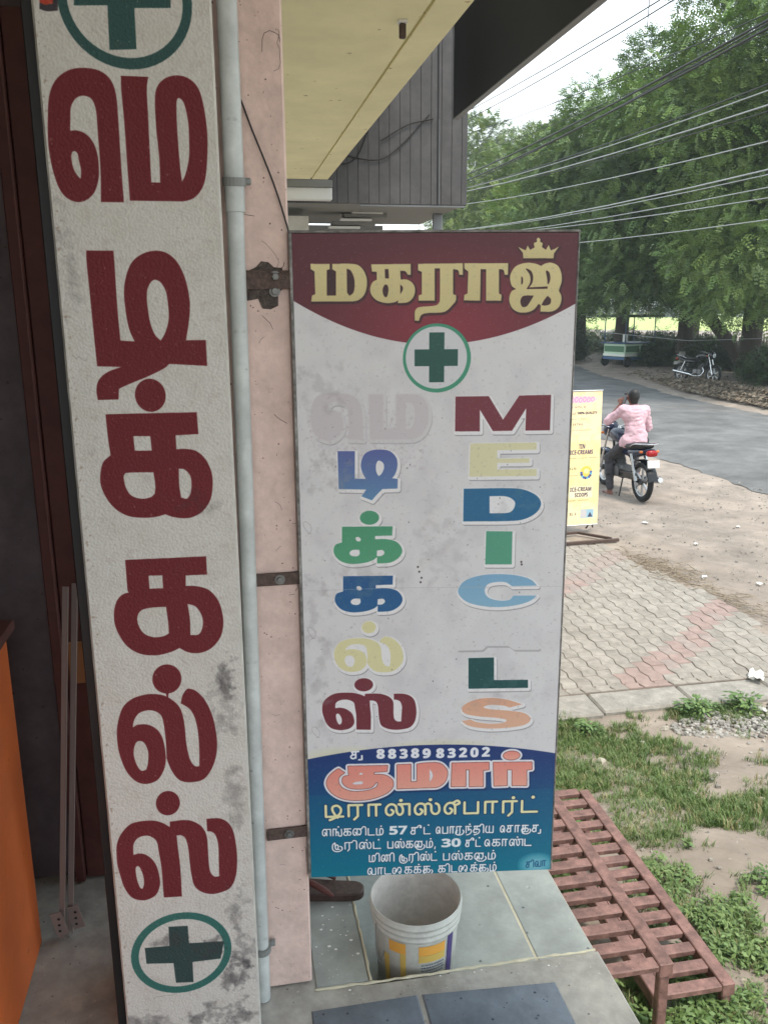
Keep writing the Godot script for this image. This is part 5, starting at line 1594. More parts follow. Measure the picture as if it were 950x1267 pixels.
func make_tree(called: String, label: String, at: Vector3, h: float, crown: Array, sprigs: int, tint: Color, sd: int, trunk_r: float, lean := Vector3.ZERO, mesh_i := 0) -> void:
	var r := RandomNumberGenerator.new()
	r.seed = sd
	var t := thing(called, label, "tree", at, 0.0, "trees along far side of the road")
	var st := ns()
	var fork := Vector3(0, h * 0.3, 0) + lean
	tube(st, smooth_pts([Vector3(0, -0.3, 0), Vector3(r.randf_range(-0.1, 0.1), h * 0.1, r.randf_range(-0.1, 0.1)) + lean * 0.3, fork], 5), [trunk_r * 1.5, trunk_r * 1.25, trunk_r * 1.1, trunk_r, trunk_r, trunk_r * 0.95, trunk_r * 0.95, trunk_r * 0.9, trunk_r * 0.9, trunk_r * 0.85, trunk_r * 0.85], 9)
	obj("trunk", st, M["bark"], t)
	# lobes: centre, radius
	var lobes := []
	var cen: Vector3 = crown[0]
	var ext: Vector3 = crown[1]
	for i in crown[2]:
		var d := Vector3(r.randfn(0, 1), r.randfn(0, 1), r.randfn(0, 1)).normalized() * pow(r.randf(), 0.45)
		lobes.append([cen + d * ext, r.randf_range(0.9, 1.7) * crown[3], r.randf_range(0.55, 1.4)])
	for i in mini(7, lobes.size()):
		var p: Vector3 = lobes[i][0]
		st = ns()
		var mid := fork.lerp(p, 0.5) + Vector3(r.randf_range(-0.4, 0.4), 0.3, r.randf_range(-0.4, 0.4))
		tube(st, smooth_pts([fork - Vector3(0, 0.3, 0), mid, p], 4), [trunk_r * 0.6, trunk_r * 0.55, trunk_r * 0.5, trunk_r * 0.45, trunk_r * 0.4, trunk_r * 0.33, trunk_r * 0.26, trunk_r * 0.18, trunk_r * 0.1], 6)
		obj("limb", st, M["bark"], t)
	var xfs := []
	var cols := []
	for i in int(sprigs * 1.7):
		var lb: Array = lobes[r.randi() % lobes.size()]
		var d := Vector3(r.randfn(0, 1), r.randfn(0, 0.8) + 0.1, r.randfn(0, 1)).normalized()
		var rad: float = lb[1] * (1.0 - 0.55 * pow(r.randf(), 1.6))
		var p: Vector3 = lb[0] + d * Vector3(rad, rad * 0.72, rad)
		if p.y < (1.7 if at.z > -33.5 else 2.5) + r.randf() * 1.0: continue
		var out := (d + Vector3(r.randfn(0, 0.5), r.randfn(0, 0.55) + 0.05, r.randfn(0, 0.5))).normalized()
		var b := Basis.looking_at(-out, Vector3(r.randfn(0, 0.3), 1, r.randfn(0, 0.3)).normalized()) if absf(out.y) < 0.97 else Basis()
		xfs.append(Transform3D(b.scaled(Vector3.ONE * r.randf_range(0.55, 1.5)), p))
		var k: float = lb[2] * r.randf_range(0.75, 1.25)
		var yel := r.randf() * 0.35
		cols.append(Color(tint.r * k * (1.0 + yel), tint.g * k * (1.0 + yel * 0.3), tint.b * k))
	multi("crown", M["sprigs"][mesh_i], xfs, cols, t).set_meta("kind", "stuff")

func build_trees() -> void:
	M["sprigs"] = [sprig_mesh(1, 0.32, 5), sprig_mesh(2, 0.38, 5), sprig_mesh(3, 0.34, 4)]
	var g := Color(0.115, 0.195, 0.05)
	var g2 := Color(0.10, 0.17, 0.05)
	var y := Color(0.16, 0.24, 0.06)
	# [x, z, height, crown centre, crown extent, lobes, lobe size, sprigs, tint, trunk radius, lean]
	var list := [
		[16.9, -34.9, 13.5, Vector3(-0.5, 6.2, 0), Vector3(3.8, 4.3, 3.6), 28, 1.35, 9500, g, 0.3, Vector3(0.1, 0, 0), "broad leafy tree with straight trunk standing behind food cart"],
		[18.2, -32.0, 14.0, Vector3(-1.0, 6.3, 0.3), Vector3(3.8, 4.9, 3.4), 30, 1.35, 10000, g2, 0.33, Vector3(-0.1, 0, 0.2), "dark leafy tree with thick trunk behind parked motorcycle"],
		[18.4, -27.8, 14.5, Vector3(-1.4, 7.0, 0.2), Vector3(4.0, 6.0, 3.4), 32, 1.4, 11000, g2, 0.38, Vector3(0.3, 0, -0.4), "tall dark tree with thick trunk beyond leaf litter heap"],
		[19.2, -29.0, 9.0, Vector3(-2.0, 5.6, -1.4), Vector3(2.0, 1.8, 2.0), 10, 1.1, 3000, g, 0.26, Vector3(-1.3, 0, -1.9), "leaning tree with slanting bare trunk between two thick trunks"],
		[17.6, -22.6, 14.5, Vector3(-1.2, 7.2, 0), Vector3(3.8, 6.0, 3.4), 28, 1.4, 8000, g, 0.4, Vector3(0, 0, 0.2), "tall leafy tree with wires passing before its crown"],
		[16.8, -39.5, 13.0, Vector3(-0.8, 6.4, 0), Vector3(3.4, 3.9, 3.4), 24, 1.35, 8000, y, 0.34, Vector3(0, 0, 0), "light green tree with feathery crown next to food cart tree"],
		[17.2, -46.0, 13.2, Vector3(-0.6, 7.4, 0), Vector3(3.8, 4.2, 3.6), 24, 1.4, 8000, y, 0.34, Vector3(0, 0, 0), "yellowish green tree with sparse outer twigs"],
		[18.5, -54.0, 13.8, Vector3(-1.0, 8.3, 0), Vector3(4.2, 4.9, 4.0), 26, 1.5, 8000, Color(0.18, 0.265, 0.065), 0.36, Vector3(0, 0, 0), "bright green tree seen past grey cladding box"],
		[20.0, -64.0, 14.5, Vector3(-0.5, 8.0, 0), Vector3(4.6, 4.6, 4.4), 22, 1.6, 7000, y, 0.4, Vector3(0, 0, 0), "distant green tree at bend of the road"],
		[21.5, -37.0, 12.5, Vector3(0, 7.0, 0), Vector3(3.4, 2.8, 3.4), 16, 1.4, 5000, g2, 0.34, Vector3(0, 0, 0), "dark tree in second row behind food cart tree"],
	]
	var i := 0
	for q in list:
		make_tree("roadside_tree", q[11], Vector3(q[0], -0.85, q[1]), q[2], [q[3], q[4], q[5], q[6]], q[7], q[8], 200 + i, q[9], q[10], i % 2)
		i += 1
	# bushes along the far verge and hedge behind the cart
	var r := RandomNumberGenerator.new()
	r.seed = 44
	var bl := [[16.0, -38.5, 0.9, 1.3, "dark round bush left of food cart"], [17.8, -36.2, 1.0, 1.1, "dark bush behind food cart legs"], [18.0, -33.6, 1.3, 0.95, "dark shrub with light leaves between cart and motorcycle"], [18.9, -31.0, 1.4, 0.9, "dark shrub behind parked motorcycle seat"], [18.6, -26.2, 1.5, 0.85, "shrub growing at foot of tall dark tree"], [17.2, -24.2, 1.2, 0.9, "leafy shrub behind leaf litter heap"], [17.6, -21.4, 1.5, 0.9, "leafy shrub at end of leaf litter heap"], [17.0, -42.5, 1.3, 1.2, "dark hedge bush far beyond food cart"], [19.6, -34.6, 1.1, 0.8, "low dark bush by picket fence"], [20.2, -28.0, 1.2, 0.8, "dark bush at picket fence behind tree trunk"]]
	i = 0
	for q in bl:
		var b := thing("verge_bush", q[4], "bush", Vector3(q[0], -0.84, q[1]), 0.0, "bushes along far verge")
		var xfs := []
		var cols := []
		for k in 1500:
			var d := Vector3(r.randfn(0, 1), absf(r.randfn(0, 0.8)), r.randfn(0, 1)).normalized()
			var p: Vector3 = d * Vector3(q[2], q[3] * 1.2, q[2]) * (1.0 - 0.5 * pow(r.randf(), 1.5)) + Vector3(0, 0.1, 0)
			var kk := r.randf_range(0.5, 1.2)
			xfs.append(Transform3D(Basis(Vector3.UP, r.randf() * TAU) * Basis(Vector3.RIGHT, r.randf_range(-0.9, 0.5)).scaled(Vector3.ONE * r.randf_range(0.6, 1.1)), p))
			cols.append(Color(0.075 * kk, 0.12 * kk, 0.045 * kk))
		multi("foliage", M["sprigs"][2], xfs, cols, b).set_meta("kind", "stuff")
		var st := ns()
		for k in 4: tube(st, [Vector3(r.randf_range(-0.1, 0.1), -0.1, r.randf_range(-0.1, 0.1)), Vector3(r.randf_range(-0.5, 0.5) * q[2], q[3] * 0.8, r.randf_range(-0.5, 0.5) * q[2])], 0.02, 5)
		obj("stem", st, M["bark"], b)
		i += 1
	var hg := thing("hedge", "long low dark hedge growing along fence behind roadside trees", "hedge", Vector3(20.0, -0.84, -34.0))
	var hx := []
	var hc := []
	for k in 9000:
		var z := r.randf_range(-24.0, 16.0)
		var top := 0.95 + 0.25 * sin(z * 1.3) + 0.2 * sin(z * 3.1 + 1.0)
		var p := Vector3(r.randfn(0, 0.45) - 0.04 * z, r.randf() * top, z)
		var kk := r.randf_range(0.5, 1.3)
		hx.append(Transform3D(Basis(Vector3.UP, r.randf() * TAU) * Basis(Vector3.RIGHT, r.randf_range(-0.9, 0.5)).scaled(Vector3.ONE * r.randf_range(0.7, 1.2)), p))
		hc.append(Color(0.075 * kk, 0.115 * kk, 0.045 * kk))
	multi("foliage", M["sprigs"][2], hx, hc, hg).set_meta("kind", "stuff")
	var hs := ns()
	for k in 60:
		var z := -23.5 + k * 0.66
		tube(hs, [Vector3(-0.04 * z, -0.1, z), Vector3(-0.04 * z + r.randf_range(-0.2, 0.2), 0.7, z + 0.1)], 0.015, 5)
	obj("stems", hs, M["bark"], hg)
	# fallen leaves on the far verge
	var lx := []
	var lc := []
	var lst := ns(); lst.set_color(Color.WHITE); lst.set_smooth_group(-1)
	quad(lst, Vector3(-0.06, 0, 0), Vector3(0, 0.02, 0.035), Vector3(0.06, 0, 0), Vector3(0, 0.015, -0.035))
	var lm := commit(lst, M["rubble"])
	for k in 9000:
		var z := r.randf_range(-31.0, -17.0)
		var x := road_far(z) + 0.5 + absf(r.randfn(0, 1.1))
		var dens := sstep(-29.0, -24.0, z)
		if r.randf() > dens + 0.08: continue
		var kk := r.randf_range(0.5, 1.5)
		lx.append(Transform3D(spin(r, r.randf_range(0.7, 1.6), 0.8), Vector3(x, -0.93 + 0.14 * exp(-pow((x - road_far(z) - 1.4) / 0.6, 2.0)) * r.randf() + (0.1 if x > road_far(z) + 1.5 else 0.0), z)))
		lc.append(Color(0.15 * kk, 0.11 * kk, 0.075 * kk).lerp(Color(0.3, 0.27, 0.22), r.randf() * 0.5))
	tag(multi("fallen_leaves", lm, lx, lc), "brown fallen leaves heaped along far verge of road", "leaves", "", "stuff")
	# picket fence behind the trunks
	var fe := thing("picket_fence", "weathered picket fence standing behind roadside trees", "fence", Vector3(20.6, -0.82, -32.0))
	var z2 := -8.0
	var pm := ns(); boxmm(pm, Vector3(-0.015, 0, -0.04), Vector3(0.015, 1.25, 0.04), 0.006)
	var pmesh := commit(pm, M["old fence"])
	while z2 < 12.0:
		put("picket", pmesh, fe, Transform3D(Basis(Vector3.RIGHT, r.randf_range(-0.05, 0.05)), Vector3(r.randf_range(-0.02, 0.02), r.randf_range(-0.08, 0.02), z2)))
		z2 += r.randf_range(0.15, 0.2)
	for yy in [0.35, 0.95]:
		var rs := ns(); boxmm(rs, Vector3(0.018, yy, -8.2), Vector3(0.05, yy + 0.06, 12.0), 0.005)
		obj("rail", rs, M["old fence"], fe)
	# far wood beyond the field
	var fx := []
	var fc := []
	for k in 9000:
		var a := r.randf_range(-0.5, 1.5)
		var dist := r.randf_range(150.0, 170.0)
		var x := 20.0 + sin(a) * dist
		var z := -20.0 - cos(a) * dist
		var hh := 10.0 + 2.5 * sin(a * 9.0) + 1.5 * sin(a * 23.0)
		fx.append(Transform3D(spin(r, r.randf_range(4.0, 7.0), 1.0), Vector3(x, -1.0 + r.randf() * maxf(hh, 2.0), z)))
		var kk := r.randf_range(0.6, 1.2)
		fc.append(Color(0.06 * kk, 0.10 * kk, 0.045 * kk))
	tag(multi("far_wood", M["sprigs"][1], fx, fc), "distant line of trees at end of bright field", "wood", "", "stuff")

# ---------------------------------------------------------------- overhead wires
func build_wires() -> void:
	var list := [
		[7.0, 5.258, -24.56, 5.137, -10.86, 0.017, "wire black", "seventh lowest"], [7.0, 5.107, -24.55, 5.04, -10.85, 0.017, "wire black", "fifth lowest"], [7.2, 5.12, -25.2, 5.20, -11.2, 0.011, "wire black", "sixth lowest"],
		[7.0, 4.891, -24.53, 4.285, -10.72, 0.008, "grey cable", "highest"], [7.0, 4.90, -24.5, 4.36, -10.75, 0.010, "wire black", "third lowest"], [7.0, 4.805, -24.53, 4.107, -10.69, 0.010, "grey cable", "second highest"], [7.0, 4.79, -24.5, 4.03, -10.68, 0.008, "wire black", "lowest"], [7.0, 4.458, -24.51, 3.661, -10.62, 0.008, "grey cable", "third highest"],
		[7.0, 3.625, -21.53, 3.312, -10.57, 0.010, "grey cable", "fourth highest"], [7.0, 3.60, -21.5, 3.25, -10.56, 0.007, "grey cable", "fifth highest"], [7.0, 3.385, -20.29, 3.092, -10.53, 0.007, "grey cable", "third lowest"], [7.0, 3.314, -19.45, 2.961, -10.51, 0.007, "grey cable", "second lowest"], [7.0, 2.833, -16.42, 2.689, -10.47, 0.007, "grey cable", "lowest"],
		[7.0, 6.678, -21.17, 6.308, -14.25, 0.011, "wire black", "highest"], [7.0, 6.455, -20.56, 6.158, -13.57, 0.011, "wire black", "second highest"], [7.0, 6.325, -24.62, 5.341, -12.85, 0.008, "wire black", "third highest"], [7.0, 5.75, -24.6, 5.0, -11.2, 0.006, "wire black", "fourth lowest"],
	]
	for q in list:
		var pts := []
		var sag := 0.0016
		var s: float = (q[3] - q[1]) / (q[4] - q[2])
		for i in 25:
			var z := lerpf(-62.0, 8.0, i / 24.0)
			pts.append(Vector3(q[0] + (0.2 if z < -40 else 0.0) * 0.0, q[1] + s * (z - q[2]) + sag * (z - q[2]) * (z - q[4]), z))
		var st := ns(); tube(st, pts, q[5], 6)
		var dark: bool = q[6] == "wire black"
		tag(obj("overhead_wire", st, M[q[6]]), ("black overhead wire along road, %s of the black wires" if dark else "thin grey cable along road, %s of the grey cables") % q[7], "wire", "black wires above the road" if dark else "grey cables above the road")
	var st2 := ns()
	tube(st2, [Vector3(13.0, 0.74, -29.0), Vector3(15.5, 0.45, -27.0), Vector3(18.0, 0.62, -24.5)], 0.012, 5)
	tag(obj("low_wire", st2, M["grey cable"]), "single slack wire hanging low in front of trees", "wire")
	st2 = ns()
	tube(st2, [Vector3(7.0, 6.75, -14.2), Vector3(7.0, 6.35, -14.18), Vector3(7.0, 6.02, -14.2)], 0.008, 5)
	tag(obj("hanging_wire", st2, M["wire black"]), "short wire end dangling from two black overhead wires", "wire")
# ---------------------------------------------------------------- motorcycles, rider, cart, banner
func thing_materials() -> void:
	mat("tyre rubber", sr(30, 30, 31), 0.85)
	mat("alloy rim", sr(176, 178, 180), 0.35, 0.7)
	mat("dark alloy", sr(70, 70, 72), 0.4, 0.5)
	mat("chrome", sr(200, 202, 204), 0.15, 0.95)
	mat("bike black", sr(20, 21, 24), 0.22)
	mat("bike blue", sr(24, 34, 60), 0.2)
	mat("engine metal", sr(112, 112, 112), 0.5, 0.6)
	mat("seat vinyl", sr(28, 28, 30), 0.55)
	mat("grey seat cover", sr(150, 152, 154), 0.6)
	mat("tail red", sr(160, 18, 22), 0.2)
	mat("amber", sr(214, 110, 30), 0.3)
	mat("plate white", sr(214, 214, 210), 0.5)
	mat("lamp glass", sr(200, 206, 208), 0.1)
	mat("skin", sr(120, 76, 62), 0.6)
	mat("hair black", sr(20, 18, 18), 0.5)
	surf("pink shirt", grain_tex(256, 121, 0.02, 0.1, sr(204, 158, 172), sr(228, 188, 198)), 0.5, 0.85, bump_tex(57, 0.014, 2), 0.6)
	surf("charcoal trousers", grain_tex(256, 122, 0.02, 0.1, sr(52, 50, 56), sr(78, 76, 80)), 0.5, 0.9, bump_tex(57, 0.014, 2), 0.6)
	mat("phone", sr(60, 60, 66), 0.3)
	surf("cart mint", grain_tex(256, 123, 0.02, 0.1, sr(160, 196, 160), sr(196, 222, 194)), 0.8, 0.6)
	mat("cart white", sr(212, 216, 206), 0.6)
	mat("cart blue", sr(40, 78, 116), 0.5)
	surf("cart roof", grain_tex(256, 124, 0.02, 0.1, sr(58, 72, 66), sr(88, 104, 94)), 0.8, 0.8)
	mat("cart green", sr(64, 108, 74), 0.6)
	mat("orange cloth", sr(204, 84, 34), 0.8)

func torus(st: SurfaceTool, R: float, r: float, n := 32, m := 10, xf := Transform3D(), squash := 1.0) -> void:   # ring about x
	st.set_smooth_group(0)
	for i in n:
		for j in m:
			var P := func(a: int, b: int) -> Vector3:
				var u := TAU * a / n
				var v := TAU * b / m
				var q := R + r * cos(v)
				return xf * Vector3(r * sin(v) * squash, q * cos(u), q * sin(u))
			quad(st, P.call(i, j), P.call(i, j + 1), P.call(i + 1, j + 1), P.call(i + 1, j))

func bike_wheel(parent: Node, at: Vector3, spokes: int) -> void:
	var w := part("wheel", parent, Transform3D(Basis(), at))
	var st := ns(); torus(st, 0.255, 0.046, 36, 10, Transform3D(), 0.95)
	obj("tyre", st, M["tyre rubber"], w)
	st = ns(); torus(st, 0.218, 0.016, 36, 8, Transform3D(), 1.6)
	obj("rim", st, M["alloy rim"], w)
	for i in spokes:
		var a := TAU * i / spokes
		st = ns()
		bar(st, Vector3(0, cos(a) * 0.03, sin(a) * 0.03), Vector3(0, cos(a) * 0.214, sin(a) * 0.214), 0.032, 0.030, 0.006)
		obj("spoke", st, M["alloy rim"], w)
	st = ns(); tube(st, [Vector3(-0.055, 0, 0), Vector3(0.055, 0, 0)], 0.045, 16)
	obj("hub", st, M["dark alloy"], w)

# forward is -z, ground at y = 0, wheels at z = -0.65 and 0.65
func make_motorcycle(label: String, at: Vector3, turn: float, paint: String, seat: String, size: float, lean := 0.0) -> Node3D:
	var b := thing("motorcycle", label, "motorcycle", at, turn)
	b.rotation.z = lean
	b.scale = Vector3.ONE * size
	bike_wheel(b, Vector3(0, 0.301, -0.65), 6)
	bike_wheel(b, Vector3(0, 0.301, 0.65), 6)
	var st := ns()
	for s in [-1, 1]:
		tube(st, [Vector3(s * 0.07, 0.30, -0.65), Vector3(s * 0.075, 0.62, -0.54)], 0.026, 10)
		tube(st, [Vector3(s * 0.075, 0.60, -0.548), Vector3(s * 0.075, 0.96, -0.42)], 0.017, 10)
	obj("front_fork", st, M["chrome"], b)
	st = ns()
	for i in 14:   # front mudguard
		var a0 := -0.9 + i * 0.14
		var P := func(a: float, x: float) -> Vector3: return Vector3(x, 0.301 + 0.325 * cos(a), -0.65 + 0.325 * sin(a))
		st.set_smooth_group(0)
		for e in [[-0.065, -0.03], [-0.03, 0.03], [0.03, 0.065]]:
			quad(st, P.call(a0, e[0]) - Vector3(0, 0.02 if absf(e[0]) > 0.05 else 0.0, 0), P.call(a0, e[1]) - Vector3(0, 0.02 if absf(e[1]) > 0.05 else 0.0, 0), P.call(a0 + 0.14, e[1]) - Vector3(0, 0.02 if absf(e[1]) > 0.05 else 0.0, 0), P.call(a0 + 0.14, e[0]) - Vector3(0, 0.02 if absf(e[0]) > 0.05 else 0.0, 0))
	obj("front_mudguard", st, M[paint], b)
	st = ns()
	tube(st, smooth_pts([Vector3(0, 0.9, -0.40), Vector3(0, 0.80, -0.2), Vector3(0, 0.72, 0.1), Vector3(0, 0.70, 0.45), Vector3(0, 0.76, 0.8)], 4), 0.024, 8)
	tube(st, [Vector3(0, 0.85, -0.40), Vector3(0, 0.36, -0.26), Vector3(0, 0.30, 0.1)], 0.022, 8)
	for s in [-1, 1]: tube(st, [Vector3(s * 0.075, 0.31, 0.65), Vector3(s * 0.08, 0.36, 0.1)], 0.020, 8)
	obj("frame", st, M["bike black"], b)
	st = ns()
	loft(st, [[Vector3(0, 0.88, -0.42), 0.05, 0.05, 2.4], [Vector3(0, 0.89, -0.36), 0.10, 0.085, 2.6], [Vector3(0, 0.90, -0.22), 0.13, 0.11, 2.8], [Vector3(0, 0.88, -0.06), 0.125, 0.105, 2.8], [Vector3(0, 0.83, 0.06), 0.09, 0.07, 2.4], [Vector3(0, 0.80, 0.10), 0.05, 0.04, 2.2]], 18)
	var tank := obj("fuel_tank", st, M[paint], b)
	st = ns(); lathe(st, [Vector2(0, 0.018), Vector2(0.028, 0.016), Vector2(0.032, 0.0)], 14, Transform3D(Basis(), Vector3(0, 1.0, -0.2)))
	obj("filler_cap", st, M["chrome"], tank)
	st = ns()
	loft(st, [[Vector3(0, 0.80, 0.04), 0.07, 0.03, 2.6], [Vector3(0, 0.80, 0.12), 0.11, 0.045, 3], [Vector3(0, 0.79, 0.35), 0.135, 0.05, 3.2], [Vector3(0, 0.83, 0.5), 0.13, 0.05, 3.2], [Vector3(0, 0.85, 0.72), 0.105, 0.045, 3], [Vector3(0, 0.86, 0.80), 0.07, 0.025, 2.6]], 16)
	obj("seat", st, M[seat], b)
	st = ns()
	loft(st, [[Vector3(0, 0.70, 0.12), 0.10, 0.07, 3], [Vector3(0, 0.70, 0.4), 0.115, 0.075, 3], [Vector3(0, 0.76, 0.7), 0.095, 0.05, 3], [Vector3(0, 0.80, 0.86), 0.06, 0.03, 2.6]], 14)
	obj("tail_panel", st, M[paint], b)
	st = ns()
	box(st, Vector3(0, 0.36, -0.02), Vector3(0.20, 0.20, 0.34), 0.03)
	tube(st, [Vector3(-0.13, 0.36, 0.02), Vector3(0.13, 0.36, 0.02)], 0.085, 16)
	var en := obj("engine", st, M["engine metal"], b)
	for i in 7:
		st = ns(); box(st, Vector3(0, 0.47 + i * 0.026, -0.10 - i * 0.012), Vector3(0.16 - absf(i - 3) * 0.006, 0.009, 0.16), 0.003, Basis(Vector3.RIGHT, 0.4))
		obj("cooling_fin", st, M["engine metal"], en)
	st = ns()
	tube(st, smooth_pts([Vector3(0.04, 0.52, -0.20), Vector3(0.07, 0.40, -0.30), Vector3(0.10, 0.24, -0.18), Vector3(0.13, 0.24, 0.15)], 5), 0.02, 8)
	tube(st, [Vector3(0.13, 0.24, 0.10), Vector3(0.14, 0.27, 0.2), Vector3(0.165, 0.36, 0.84), Vector3(0.166, 0.365, 0.88)], [0.022, 0.046, 0.052, 0.040], 14)
	obj("exhaust", st, M["chrome"], b)
	st = ns(); loft(st, [[Vector3(0, 0.92, -0.60), 0.08, 0.08, 2.2], [Vector3(0, 0.92, -0.56), 0.105, 0.11, 2.4], [Vector3(0, 0.95, -0.46), 0.11, 0.13, 2.4], [Vector3(0, 0.98, -0.40), 0.07, 0.06, 2.2]], 16)
	var hl := obj("headlight", st, M[paint], b)
	st = ns(); loft(st, [[Vector3(0, 0.92, -0.625), 0.03, 0.03, 2], [Vector3(0, 0.92, -0.612), 0.07, 0.07, 2.2], [Vector3(0, 0.92, -0.598), 0.078, 0.078, 2.2]], 16)
	obj("lens", st, M["lamp glass"], hl)
	st = ns()
	tube(st, smooth_pts([Vector3(-0.36, 1.02, -0.24), Vector3(-0.24, 1.04, -0.32), Vector3(-0.1, 0.99, -0.41), Vector3(0.1, 0.99, -0.41), Vector3(0.24, 1.04, -0.32), Vector3(0.36, 1.02, -0.24)], 4), 0.012, 8)
	var hb := obj("handlebar", st, M["chrome"], b)
	for s in [-1, 1]:
		st = ns(); tube(st, [Vector3(s * 0.26, 1.037, -0.31), Vector3(s * 0.38, 1.018, -0.225)], 0.018, 10)
		obj("grip", st, M["tyre rubber"], hb)
		st = ns(); tube(st, [Vector3(s * 0.25, 1.04, -0.33), Vector3(s * 0.37, 1.015, -0.29)], 0.007, 6)
		obj("lever", st, M["alloy rim"], hb)
		var mi := part("mirror", b)
		st = ns(); tube(st, smooth_pts([Vector3(s * 0.22, 1.05, -0.34), Vector3(s * 0.27, 1.15, -0.35), Vector3(s * 0.33, 1.22, -0.33)], 4), 0.006, 6)
		obj("stalk", st, M["bike black"], mi)
		st = ns(); loft(st, [[Vector3(s * 0.34, 1.24, -0.35), 0.03, 0.02, 2.4], [Vector3(s * 0.34, 1.24, -0.335), 0.065, 0.042, 2.6], [Vector3(s * 0.34, 1.24, -0.32), 0.06, 0.038, 2.6]], 14)
		obj("mirror_head", st, M["bike black"], mi)
		st = ns(); box(st, Vector3(s * 0.13, 0.78, 0.80), Vector3(0.05, 0.035, 0.03), 0.01)
		obj("indicator", st, M["amber"], b)
		st = ns(); box(st, Vector3(s * 0.17, 0.90, -0.44), Vector3(0.05, 0.035, 0.03), 0.01)
		obj("indicator", st, M["amber"], b)
		st = ns(); tube(st, [Vector3(s * 0.10, 0.30, -0.05), Vector3(s * 0.25, 0.30, -0.05)], 0.015, 8)
		obj("footpeg", st, M["tyre rubber"], b)
	st = ns()
	for s in [-1, 1]: tube(st, smooth_pts([Vector3(s * 0.12, 0.80, 0.42), Vector3(s * 0.15, 0.87, 0.62), Vector3(s * 0.12, 0.90, 0.84), Vector3(0, 0.90, 0.90)], 4), 0.011, 8)
	obj("grab_rail", st, M["chrome"], b)
	st = ns(); loft(st, [[Vector3(0, 0.765, 0.86), 0.085, 0.05, 3], [Vector3(0, 0.765, 0.90), 0.08, 0.045, 3], [Vector3(0, 0.765, 0.915), 0.05, 0.03, 3]], 14)
	obj("tail_lamp", st, M["tail red"], b)
	st = ns()
	for i in 12:   # rear mudguard
		var a0 := -0.55 + i * 0.16
		var P := func(a: float, x: float) -> Vector3: return Vector3(x, 0.301 + 0.34 * cos(a), 0.65 + 0.34 * sin(a))
		st.set_smooth_group(0)
		for e in [[-0.075, -0.04], [-0.04, 0.04], [0.04, 0.075]]:
			quad(st, P.call(a0, e[0]) - Vector3(0, 0.02 if absf(e[0]) > 0.05 else 0.0, 0), P.call(a0, e[1]) - Vector3(0, 0.02 if absf(e[1]) > 0.05 else 0.0, 0), P.call(a0 + 0.16, e[1]) - Vector3(0, 0.02 if absf(e[1]) > 0.05 else 0.0, 0), P.call(a0 + 0.16, e[0]) - Vector3(0, 0.02 if absf(e[0]) > 0.05 else 0.0, 0))
	obj("rear_mudguard", st, M["bike black"], b)
	st = ns(); box(st, Vector3(0, 0.62, 0.95), Vector3(0.19, 0.11, 0.006), 0.002, Basis(Vector3.RIGHT, -0.2))
	obj("number_plate", st, M["plate white"], b)
	st = ns()
	for s in [-1, 1]: tube(st, [Vector3(s * 0.105, 0.315, 0.64), Vector3(s * 0.11, 0.70, 0.46)], 0.026, 10)
	obj("shock_absorber", st, M["chrome"], b)
	st = ns(); box(st, Vector3(-0.10, 0.36, 0.36), Vector3(0.03, 0.11, 0.55), 0.012, Basis(Vector3.RIGHT, -0.07))
	obj("chain_cover", st, M["bike black"], b)
	st = ns()
	for s in [-1, 1]: tube(st, [Vector3(s * 0.06, 0.30, 0.14), Vector3(s * 0.17, 0.01, 0.26)], 0.012, 6)
	obj("stand", st, M["bike black"], b)
	return b

